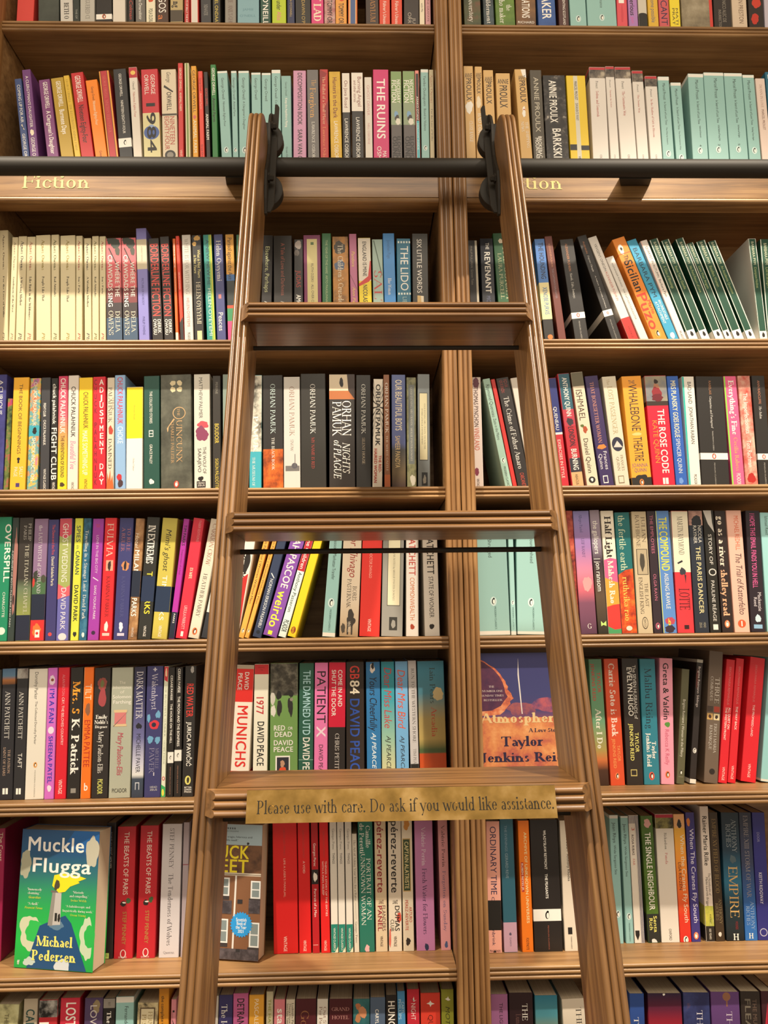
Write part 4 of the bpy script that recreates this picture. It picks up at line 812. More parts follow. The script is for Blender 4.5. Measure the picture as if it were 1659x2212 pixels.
S(3, 'M', 500, 760, 700, 688, .035, [
 (92,153,96,121,'3fa6b6','white and cyan paperback against the ladder',('#b',80,512,'n|40|4a463c@.35,c8c4b4@.5,e0dccc@.7'),('PAMUK',WH,330,512,.5,.4,'Q'),('THE MUSEUM OF',WH,540,690,.35,.22,'R')),
 (163,266,160,122,'2a2725','black paperback with fiery street picture',('#b',500,760,'n|30|5a2410@.35,b4541c@.5,d88030@.68')) + PAM('c8dcd8') + (('THE BLACK BOOK',WH,440,606,.5,.14,'R'),),
 (269,353,267,130,'c8c4bc','pale grey paperback with mosque silhouette',('ORHAN PAMUK','8c6c5c',178,432,.5,.3,'R'),('SNOW','7c6c64',450,510,.5,.18,'R'),('#b',585,612,'6c6a68',.1,.95),('#o',585,.65,.18,'55545a'),('#b',525,590,'6c6a68',.66,.7)),
 (357,486,354,114,'2d2b27','wide black paperback with red small title',('ORHAN PAMUK','e0dcd4',165,420,.48,.2,'R'),('MY NAME IS RED','a8443c',440,600,.48,.12,'R')),
 (501,634,500,116,'2e2926','black paperback with lit doorway picture',('#b',80,200,'d8c8ac'),('#b',200,244,'a86438'),('#n',126,190,.4,.56,BLK),('#y',[(116,.7),(116,1),(244,1),(200,.75)],'3a2c28'),('ORHAN',WH,250,432,.68,.34,'R'),('PAMUK',WH,255,430,.3,.34,'R'),('NIGHTS',WH,465,620,.66,.28,'I'),('of PLAGUE',WH,450,648,.32,.28,'I')),
 (640,715,638,120,'282624','black paperback with tan small title') + PAM('dcdcd4',.28) + (('SILENT HOUSE','b0a088',440,576,.5,.18,'R'),),
 (722,778,727,140,'e0d8c8','black and white rayed paperback',) + tuple(('#y',[(280,.5),(140+i*18,0),(149+i*18,0)],BLK) for i in range(0,18,2)) + tuple(('#y',[(280,.5),(140+i*18,1),(149+i*18,1)],BLK) for i in range(0,18,2)) + (('ORHAN PAMUK',BLK,165,482,.5,.46,'B'),('THE RED-','b83c30',530,620,.75,.28,'B'),('HAIRED WOMAN','b83c30',495,672,.3,.3,'B')),
 (784,814,778,118,'8c5c3e','slim brown paperback with white name',('ORHAN PAMUK',WH,158,416,.5,.5,'R'),('THE WHITE CASTLE','d8ccb8',430,612,.5,.32,'R'),('#b',630,760,'b86438')),
 (822,893,820,118,'g|5c6a9c@0,5a6494@.6,4a4a48@.66,6a5a40@.85,3a2428@1','slate blue paperback with bold cream title',('OUR BEAUTIFUL BOYS',CRM,143,404,.5,.46,'B'),('SAMEER PANDYA','e0c48c',430,594,.42,.34)),
 (899,948,896,132,'n|40|5a5c44@.35,8c8c68@.5,4a4c3c@.66','mottled green paperback with grey strip',('#b',170,575,'6c7270',.2,.8),('GOOD EVENING, MRS CRAVEN · MOLLIE PANTER-DOWNES','c8c4b4',182,560,.5,.2,'R'),('#n',625,690,.3,.95,'c8c4b4')),
 (956,1018,953,115,'7c8486','grey paperback with framed cream label',('#b',210,557,'4a4c4c',.12,.82),('#b',213,553,'dcd4ac',.16,.78),('GOOD EVENING, MRS. CRAVEN: THE WARTIME','5a5448',265,500,.58,.12,'R'),('STORIES of MOLLIE PANTER-DOWNES','5a5448',290,475,.36,.12,'R'),('#b',618,686,'33363a',.3,.78),('#n',630,680,.38,.7,'9c9c94')),
])
S(3, 'N', 500, 760, 700, 688, .035, [
 (1241,1291,1226,131,'d0c2ba','off white paperback beside the post',('#n',130,190,.1,.9,'6a3c4c'),('THOMAS PYNCHON','4a302c',183,386,.45,.44,'B'),('VINELAND','b86450',390,506,.45,.5,'B'),('#n',590,640,.1,.6,'7a3448'),('VINTAGE','4a4440',650,720,.45,.26)),
 (1400,1438,1286,142,'9cbcac','leaning pale turquoise paperback',('Raymond Queneau','2c3432',170,338,.5,.48),('Zazie in the Metro','2c3432',345,455,.5,.4),('#p',560,.36,'c4dcd0',BLK),('MODERN CLASSICS','4a5a54',590,700,.5,.3)),
 (1441,1462,1328,143,'c03430','leaning slim red paperback'),
 (1466,1532,1354,139,'2b2726','leaning black paperback with white serif title',('EÇA DE','a8443c',148,190,.7,.24,'R'),('QUEIRÓS','a8443c',148,215,.35,.24,'R'),('The Crime of Father Amaro','dcd8d0',235,605,.5,.4,'R'),('CARCANET','c04c3c',625,730,.5,.3)),
 (1536,1572,1428,137,'d4ccc0','white paperback disappearing behind the ladder'),
])
S(3, 'R', 1159, 780, 500, 883, .035, [
 (168,232,75,125,'c02a38','red and navy paperback against the ladder',('#b',60,515,'2c3474'),('#b',515,530,WH),('QUENEAU',WH,330,500,.5,.36),('EXERCISES IN STYLE','f0d8cc',565,842,.5,.32)),
 (252,338,148,94,'b82c38','teal and red paperback with heavy white name',('#b',50,350,'2c5c6c',.08,1),('#b',350,470,'b83c4c',.08,1),('#n',410,470,.2,.9,'3a343c'),('#b',700,800,'33303a',.08,1),('#b',800,960,'d8a878',.08,1),('ANTHONY QUINN',WH,123,402,.55,.4,'B'),('LONDON,','2c2834',474,618,.55,.44,'B'),('BURNING',WH,632,786,.55,.44,'B'),('#o',850,.5,.24,'c8a070',1.8),('ABACUS',BLK,815,890,.5,.2)),
 (360,446,245,85,'d8ccb2','cream paperback with olive head and strawberry',('#b',50,184,'6a6550'),('ISHMAEL','4a342a',207,430,.45,.52),('#n',465,525,.3,.75,'a84c2c'),('#n',455,480,.15,.5,'5a6a30'),('Daniel Quinn','3c342c',556,808,.45,.38),('#o',856,.5,.28,'2a2624'),('#n',840,870,.38,.62,WH)),
 (460,555,345,112,'3a2b5a','dark violet paperback with salmon capitals',('THAT BONESETTER WOMAN','d89478',155,592,.45,.28,'R'),('#n',598,642,.15,.85,'d8823c'),('Frances','dcd8dc',650,785,.68,.26),('Quinn','dcd8dc',668,780,.3,.26),('#b',825,880,WH,.25,.62),('#b',832,873,'3a2b5a',.3,.57)),
 (567,668,468,115,'d4ccb6','cream paperback with ship in dark oval',('The','a89468',132,175,.4,.2,'R'),('LOST PASSENGER','a08c5c',185,527,.48,.34,'R'),('#o',600,.5,.4,'2c2c40',1.3),('#y',[(620,.2),(575,.5),(625,.85)],'c8c4bc'),('FRANCES','7a6a50',678,792,.68,.18,'R'),('QUINN','7a6a50',690,790,.38,.18,'R'),('#b',826,880,'7a6a50',.25,.65),('#b',832,874,'d4ccb6',.29,.61)),
 (685,828,608,112,'eea236','orange paperback with art nouveau dark capitals',('#h','THE','3a3a4c',155,.32,.65,26),('WHALEBONE','3c3230',172,505,.5,.44,'S'),('#n',515,540,.2,.8,'e8c478'),('THEATRE','3c3230',548,722,.5,.44,'S'),('#h','JOANNA','7a6478',750,.1,.88,26),('#h','QUINN','7a6478',785,.18,.8,26),('#b',838,960,'2c2824'),('#n',815,850,.2,.85,'2c2824'),('#p',872,.14,'e8803c',BLK)),
 (838,995,772,108,'d2203a','red paperback under photo of woman from behind',('#b',60,322,'n|9|6c7484@.35,98907c@.5,b8ac8c@.65'),('#b',290,322,'3a2c24'),('#n',130,170,.4,.62,'2c2220'),('#n',160,225,.35,.7,'b07c60'),('#n',180,290,.25,.78,'8c2830'),('#n',235,295,.2,.85,'6a1e28'),('THE ROSE CODE',WH,347,808,.62,.3,'B'),('KATE QUINN','e08c3c',425,736,.3,.22),('#b',840,885,WH,.45,.55),('#b',840,885,WH,.58,.7)),
 (1000,1083,932,110,'2f5eb2','royal blue paperback with cream hand capitals',('MRS PLANSKY','e4dcb0',140,358,.5,.42,'B'),('GOES ROGUE','e4dcb0',366,550,.5,.42,'B'),('SPENCER QUINN','d8dcd8',556,806,.5,.34),('#n',835,885,.25,.7,'6c94d4')),
 (1092,1180,1040,112,'e4e0d6','white paperback with aqua left edge',('#b',50,960,'3cb4a8',.0,.16),('BAD LAND','2a2826',148,308,.58,.3),('JONATHAN RABAN','2a2826',330,596,.58,.28),('PICADOR','2a2826',812,885,.58,.22)),
 (1186,1396,1140,110,'2a2725','very thick black paperback with white band',('RABELAIS','a87450',140,240,.5,.08),('Gargantua and Pantagruel','dcd8d0',250,478,.5,.08,'I'),('TRANSLATED BY M. A. SCREECH','c0bcb4',500,640,.5,.04),('#b',659,706,WH),('#p',682,.09,'b84c38',WH),('PENGUIN CLASSICS','a8a49c',728,885,.5,.04)),
 (1402,1494,1338,110,'e0608c','pink paperback with neon green left edge',('#b',50,960,'8cd84c',.0,.12),('Everything’s Fine',WH,140,530,.56,.42,'Q'),('Cecilia Rabess','f0b068',548,790,.56,.3,'R'),('PICADOR',WH,805,885,.56,.3)),
 (1500,1590,1440,107,'n|30|b83428@.35,c88878@.5,e0c8b0@.65','red marbled paperback with white letters',('The Imperfectionists',WH,230,522,.5,.34),('Tom Rachman',WH,568,762,.5,.34),('#n',800,880,.1,.9,'b02824')),
 (1598,1692,1540,106,'2a2725','black paperback with white band at the right edge',('ANN RADCLIFFE','b8785c',140,308,.5,.18),('The Italian','dcd8d0',322,414,.5,.18,'I'),('#b',664,708,WH),('#p',686,.16,'b84c38',WH),('PENGUIN CLASSICS','a8a49c',728,885,.5,.1)),
])
# fifth shelf
S(4, 'L', 0, 1090, 500, 972, .035, [
 (-75,48,-35,92,'208a64','wide green paperback cut by the left frame edge',('OVERSPILL',WH,140,560,.82,.34,'B'),('CHARLOTTE',WH,630,812,.72,.14),('#o',910,.66,.22,'e0e4d8')),
 (52,104,92,96,'33403c','dark green paperback with flesh toned picture',('#n',130,840,.35,1.05,'a8746c'),('#n',640,730,.5,.8,'3a2c2c'),('A JOURNEY OF BOTH PLEASURE AND PAIN','d0d0c8',330,880,.25,.2)),
 (108,216,141,97,'g|35302c@0,37322e@.5,6a7a5c@.58,8c9450@.78,8c9450@1','dark pictured paperback with navy band at foot',('#b',795,1000,'22283c'),('PHILIP','b8b4ac',138,266,.78,.2,'R'),('PARIS','b8b4ac',152,256,.45,.2,'R'),('THE ITALIAN CHAPEL','c8c4b0',290,785,.62,.26,'R')),
 (213,318,250,104,'8a6e90','mauve paperback with navy band and red foot',('#b',520,650,'4a6c48'),('#n',470,560,0,.5,'3a3c34'),('#n',500,570,.6,1,'4a4a3c'),('#n',520,600,0,.2,'c83c38'),('the LAST WITCH of SCOTLAND','dcd4dc',150,640,.48,.26,'R'),('#b',645,830,'20283c'),('#b',830,1000,'d03030'),('#n',850,950,.1,.8,'e8783c'),('#b',900,955,WH,.35,.68),('#o',925,.5,.1,'d03030')),
 (322,397,350,110,'3e3c72','indigo paperback with red and cream lettering',('The Dance and the Fire','c04c4c',145,362,.52,.26,'B'),('Daniel Saldaña París','dcd4b8',374,585,.52,.26,'B'),('#o',932,.45,.18,'d84848')),
 (401,488,432,101,'6868b0','pink green and violet zigzag paperback',('#y',[(80,0),(80,1),(215,1),(245,.5),(225,0)],'c85060'),('#y',[(225,0),(245,.5),(215,1),(580,1),(600,.6),(570,0)],'a0aa62'),('#y',[(570,0),(600,.6),(580,1),(655,1),(680,0)],'d8606c'),('GHOST WEDDING','e4e0d4',135,560,.5,.46),('DAVID PARK','e4e0e8',595,900,.5,.4),('#o',950,.5,.34,'d8d4d8',.9)),
 (503,560,540,100,'d6da48','yellow green paperback with dark capitals',('SPIES','3c5048',150,272,.5,.5,'B'),('in','6a7a4c',288,320,.5,.36,'I'),('CANAAN','3c5048',332,505,.5,.5,'B'),('DAVID PARK','2c302c',575,840,.5,.5,'B'),('#n',910,950,.25,.8,'2c302c')),
 (565,618,603,100,'n|40|1c4a60@.35,2f6c8c@.5,5890a4@.7','textured blue paperback with white serif letters',('Travelling in a Strange Land  David Park',WH,185,822,.5,.42,'R'),('#n',915,955,.3,.75,WH)),
 (626,705,668,103,'9c3aa2','purple paperback with small white capitals',('23','b83c58',140,165,.5,.3,'B'),('LOVE IN THE BIG CITY','d8c0dc',220,494,.5,.22),('#y',[(520,.25),(545,.75),(550,.72),(526,.22)],'e4d8e4'),('SANG YOUNG PARK','e4d8e4',580,825,.5,.22),('#o',920,.5,.18,'3a2440')),
 (713,798,755,97,'da2a30','bright red paperback with cream title',('FULVIA','e0ccb8',135,372,.5,.52,'R'),('#b',400,476,'e0a088',.25,.85),('#n',400,480,.38,.7,'3a2820'),('KAARINA PARKER','6a1c20',515,806,.5,.3,'R'),('#n',838,915,.3,.7,'ecdcd4'),('#b',922,942,'e8c0b4',.2,.8)),
 (812,915,860,97,'3b3d72','indigo paperback with orange picture oval',('TO RULE','b06c70',166,335,.72,.24,'R'),('A RULER','b06c70',166,335,.32,.24,'R'),('#n',400,480,.25,.9,'c8885c'),('#n',402,474,.45,.68,'24222c'),('KAARINA PARKER','56588a',515,806,.5,.24,'R'),('#n',838,915,.32,.66,'e4e0e8'),('#b',922,942,'c8c4d8',.25,.75)),
 (916,980,975,100,'n|25|3a2a1c@.35,9a7048@.5,c09868@.65','brown pictured paperback with navy band',('Hotel','d8ccb8',200,310,.3,.4,'K'),('MILANO',WH,322,560,.4,.5,'B'),('#b',475,662,'20283a'),('PARKS',WH,668,802,.45,.55,'B'),('VINTAGE','d8d0c4',880,950,.45,.25)),
 (985,1078,1056,90,'2a2b28','shiny black paperback with yellow letters and navy band',('IN EXTREMIS',WH,148,424,.45,.55,'Q'),('TIM PARKS','e0d03c',478,785,.55,.42,'B'),('#b',512,694,'22304c'),('VINTAGE',WH,868,945,.5,.2)),
 (1086,1195,1168,95,'bfb14e','gold paperback with black script and navy band',('Mimi’s ghost','2c2820',172,472,.5,.36,'K'),('TIM PARKS',WH,505,830,.5,.3),('#b',584,768,'20304a'),('VINTAGE',WH,865,950,.5,.2)),
 (1206,1247,1318,102,'ab309c','slim magenta paperback with navy foot',('TIM PARKS','2c2028',145,295,.5,.5,'B'),('Temperature of a Soul','5c1c54',320,500,.5,.26,'R'),('#b',770,1000,'20283a'),('PARKS',WH,780,850,.5,.3)),
 (1257,1338,1390,95,'d22e42','red paperback tilted right with small cream title',('FABER EDITIONS','d88c90',110,262,.65,.22),('EX-WIFE','e8d8b8',450,528,.5,.26,'Q'),('URSULA PARROTT','e8b8b8',720,890,.5,.28),('#b',905,940,WH,.4,.62)),
 (1347,1424,1516,100,'d9ccb8','white paperback tilted right with brown serif title',('CARRION CROW','8c4a34',132,430,.5,.42,'R'),('HEATHER PARRY','2c2826',490,800,.5,.36,'R'),('#p',903,.3,'e0703c',BLK)),
 (1440,1500,1620,105,'2f3238','dark paperback tilted right beside the ladder',('#b',500,770,'d8d4cc')),
])
S(4, 'M', 480, 1090, 760, 612, .035, [
 (30,80,102,215,'ddd8cc','white paperback with black and red patches',('#n',210,330,.2,.9,BLK),('BETWEEN',BLK,225,420,.4,.5,'B'),('#y',[(360,0),(320,.9),(420,.9),(700,1),(700,0)],'b82c28')),
 (82,109,186,215,'e2a44a','slim amber paperback with black lettering',('Shahrnush Parsipur | Women Without Men','2c2420',100,465,.5,.42),('#p',592,.42,'e8c080',BLK)),
 (111,140,226,215,'e2a44a','slim amber paperback with black lettering',('Shahrnush Parsipur | Women Without Men','2c2420',100,465,.5,.42),('#p',592,.42,'e8c080',BLK)),
 (148,190,252,215,'2f3a54','navy paperback with white capitals and slash',('#y',[(320,.3),(340,.75),(343,.7),(324,.25)],WH),('NORMAN ERIKSON PASARIBU','d4d8d8',346,577,.5,.36),('#o',597,.5,.22,'1c2430')),
 (198,266,314,215,'7d4a9e','purple paperback with fat cream and yellow letters',('SARAH PASCOE','e4d8d0',80,388,.5,.5,'B'),('weirdo','e4e040',402,572,.5,.6,'B'),('#b',588,606,'e4e040',.3,.6)),
 (270,306,384,215,'d2e0d8','red over pale mint paperback',('#b',-100,310,'b02a34'),('Some Children',WH,130,302,.5,.5),('Anthony Passeron','2c3434',316,505,.5,.48),('PICADOR','2c3434',540,596,.5,.7,'B')),
 (313,352,424,215,'e8c224','yellow paperback tilted right with brown oval',('#o',588,.5,.3,'8a3c24',1.5),('nyrb','e8c224',575,602,.5,.3)),
 (473,545,504,215,'90b9b4','turquoise paperback with bird badge mid shelf',('John Dos Passos','34403e',40,215,.5,.26),('Manhattan Transfer','34403e',228,352,.5,.26),('#p',461,.32,'c8dcd8','2c3a38'),('MODERN CLASSICS','4a6a66',492,592,.5,.14),('#b',602,700,'dcd8cc')),
 (553,641,570,215,'g|c9b9a2@0,c9b9a2@.7,c0ac90@.85,a08868@1','tan paperback with horseman silhouette',('Doctor Zhivago','8c2c28',60,342,.6,.4,'K'),('BORIS','34302c',383,452,.72,.22,'R'),('PASTERNAK','34302c',350,485,.42,.22,'R'),('#n',487,560,.35,.75,'3a342e'),('#n',520,580,.3,.85,'3a342e'),('#b',560,612,'3a342e',.38,.46),('#b',560,612,'3a342e',.6,.68),('#n',555,610,.05,.3,'4a4238'),('VINTAGE','d8ccb8',550,600,.5,.14)),
 (647,743,661,215,'ca3028','red paperback with pale thin capitals',('DOCTOR ZHIVAGO','e0a090',222,346,.45,.14),('VINTAGE','ecd4c8',538,598,.48,.16)),
 (750,850,758,215,'8c8a82','grey paperback with cream label and dark stamp',('#b',-100,478,'5c5a52',.24,.86),('#b',-100,474,'d4ccac',.27,.83),('WAR NOTES by MOLLIE PANTER-DOWNES','5a5448',222,452,.55,.09,'R'),('#b',530,592,'33322e',.36,.74),('#n',540,586,.44,.68,'8c8a82')),
 (867,926,867,215,'e0d9ce','white paperback with orange and red capitals',('PATCHETT','b8483c',143,335,.5,.52,'B'),('COMMONWEALTH','c8703c',344,547,.5,.36),('#n',562,592,.3,.7,'a8442c')),
 (956,1026,946,215,'e2dcd0','white paperback with black capitals near post',('PATCHETT','2c2824',143,330,.5,.46,'B'),('STATE OF WONDER','2c2824',340,534,.5,.3),('#n',560,592,.3,.65,'2c2824')),
], 215)
S(4, 'N', 480, 1090, 760, 610, .035, [
 (1213,1358,1198,215,'94bcb6','very thick turquoise paperback beside the post',('Atlas Shrugged','34403e',110,252,.45,.12),('#p',458,.13,'c8dcd8','2c3a38'),('MODERN CLASSICS','4a6a66',482,590,.55,.06),('#b',598,700,'dcd8cc')),
 (1363,1387,1350,215,'94bcb6','very slim turquoise paperback',('#p',463,.4,'c8dcd8','2c3a38'),('MODERN CLASSICS','4a6a66',485,590,.5,.3),('#b',598,700,'dcd8cc')),
 (1393,1524,1388,215,'94bcb6','thick turquoise paperback beside the ladder rail',('The Fountainhead','34403e',110,277,.55,.12),('#p',461,.14,'c8dcd8','2c3a38'),('MODERN CLASSICS','4a6a66',485,590,.58,.06),('#b',598,700,'dcd8cc')),
], 215)
S(4, 'R', 1179, 1080, 480, 985, .035, [
 (205,255,150,82,'n|60|5a2420@.35,a03c30@.5,c86850@.7','red patterned paperback against the ladder'),
 (263,384,201,85,'g|8a86c2@0,a078b0@.3,d08098@.5,d86a78@.62,7a4a60@.75,5a3a50@1','blue to pink gradient paperback',('Allegro Pastel','3c3c70',110,245,.45,.18,'R'),('LEIF RANDT','4a3c6a',290,432,.5,.18,'R'),('#n',560,700,.3,.9,'e89898'),('#h','G',WH,945,.42,.68,38,'R')),
 (392,464,326,78,'g|9a8c9c@0,8a7c8c@.3,3a2c34@.42,5a4838@.7,2c2a20@1','mauve to dark paperback with white lowercase title',('the gallopers',WH,157,406,.5,.5),('| jon ransom',WH,436,686,.5,.5),('#y',[(905,.35),(925,.6),(905,.9),(945,.9),(935,.6),(945,.35)],'b8d878')),
 (470,566,408,83,'e8e0cc','cream pink orange and red waved paperback',('#y',[(450,0),(435,.5),(445,1),(620,1),(620,0)],'d8608c'),('#y',[(580,0),(600,.4),(620,1),(810,1),(810,0)],'e89c3c'),('#y',[(800,0),(785,.5),(780,1),(970,1),(980,0)],'d83a34'),('#y',[(945,0),(970,.5),(965,1),(1010,1),(1010,0)],'4a9c64'),('Half Light','2c2420',125,432,.5,.5,'Q'),('Mahesh Rao','f0e0cc',455,777,.5,.42,'Q')),
 (570,682,512,95,'1b6a6c','teal paperback with orange red lower half',('#y',[(560,0),(525,.5),(515,1),(1010,1),(1010,0)],'n|50|8c2a1c@.35,c8481f@.5,d88030@.68'),('the fertile earth','d4dcb8',115,530,.42,.42,'R'),('ruthvika rao','dcc85c',575,906,.45,.38,'R'),('#o',960,.5,.2,'e0d4c0',.8)),
 (691,802,638,88,'c5b595','tan paperback with engraved king picture',('JULIAN','5a4a3c',125,320,.76,.24,'R'),('RATHBONE','5a4a3c',112,356,.36,.26,'R'),('#b',368,560,'3a342c',.18,.92),('#b',372,556,'b4a486',.22,.88),('#n',385,540,.35,.75,'4a443a'),('THE LAST','5a4a3c',622,800,.72,.22,'R'),('ENGLISH KING','5a4a3c',578,852,.36,.24,'R'),('#o',920,.5,.2,'4a4034',2),('#o',920,.5,.17,'c5b595',2),('ABACUS','3a342c',890,950,.5,.14)),
 (809,875,752,85,'32252d','dark plum paperback with pink capitals',('THE EMPLOYEES','c06a84',115,402,.5,.36),('OLGA RAVN','c06a84',553,754,.5,.34),('#p',943,.34,'b85c74','32252d')),
 (879,980,817,83,'5c8aca','cornflower blue paperback with yellow blocky title',('#b',50,1010,'d8d860',0,.06),('THE COMPOUND','e8e03c',130,532,.5,.58,'B'),('AISLING RAWLE',WH,548,816,.5,.3),('#n',870,940,.15,.95,'b8485c'),('#n',930,1000,.1,.9,'3a2c38'),('#h','b','e8e03c',912,.4,.6,50,'B')),
 (986,1110,935,83,'d63a42','cream over red paperback with ink figure',('#b',50,540,'ebe3ca'),('MARTIN RAYMOND','2c2826',124,412,.5,.32,'R'),('#n',500,570,.3,.7,'3a3c44'),('#y',[(450,.5),(470,.2),(480,.25),(462,.55)],'2c2c30'),('#y',[(560,.6),(625,.65),(560,.7)],'2c2c30'),('LOTTE','4a1820',662,822,.52,.62,'R'),('#b',935,965,'3a1c20',.42,.7)),
 (1117,1222,1062,80,'2a303c','dark navy paperback with pale gold capitals',('#b',40,190,'n|14|5c2c2c@.4,c8a090@.55,3a3434@.6'),('#n',110,230,.1,1,'24262c'),('NICOLA','d8d4c8',190,320,.74,.24),('RAYNER','d8d4c8',190,326,.4,.24),('THE PARIS DANCER','dcd09c',348,850,.55,.32,'B'),('HEAD','a8a490',915,955,.7,.16),('ZEUS','a8a490',915,955,.42,.16)),
 (1229,1310,1172,78,'26241f','black paperback with white burst at head',('#y',[(70,.0),(70,.75),(170,.8),(245,.95),(180,.4)],'c8c4bc'),('STORY OF','dcd8d0',255,485,.5,.3),('O','dcd8d0',510,570,.55,.7),('PAULINE RÉAGE','dcd8d0',600,908,.5,.3),('#b',930,970,WH,.3,.75)),
 (1319,1400,1258,82,'2d211f','black paperback with cream and peach fat lettering',('go as a river','e8dcc8',120,496,.5,.56,'Q'),('shelley read','eeb48c',518,866,.5,.56,'Q'),('#p',927,.3,'e8804c',WH)),
 (1412,1526,1345,80,'eebaa6','peach paperback with orange capitals and script',('MICHAEL REDHILL','d8603c',118,376,.62,.3),('The Trial of Katterfelto','4a3a3c',395,856,.6,.4,'K'),('#o',925,.5,.26,'e05c34',1.0),('#b',905,945,WH,.46,.54)),
 (1535,1646,1490,80,'2a2029','blackish plum paperback with hot pink capitals',('I HOPE THIS EMAIL FINDS YOU IN HELL','e0609c',100,656,.45,.34,'B'),('Mackenzie','dcd4d8',688,830,.7,.24),('Reed','dcd4d8',725,795,.4,.22),('#n',850,920,.3,.75,'c8e0ec'),('#b',930,960,'8cb8d8',.2,.8)),
 (1655,1735,1598,95,'a0d6d6','pale aqua paperback at the right frame edge',('Ishmael Reed','34403e',120,260,.55,.3)),
])
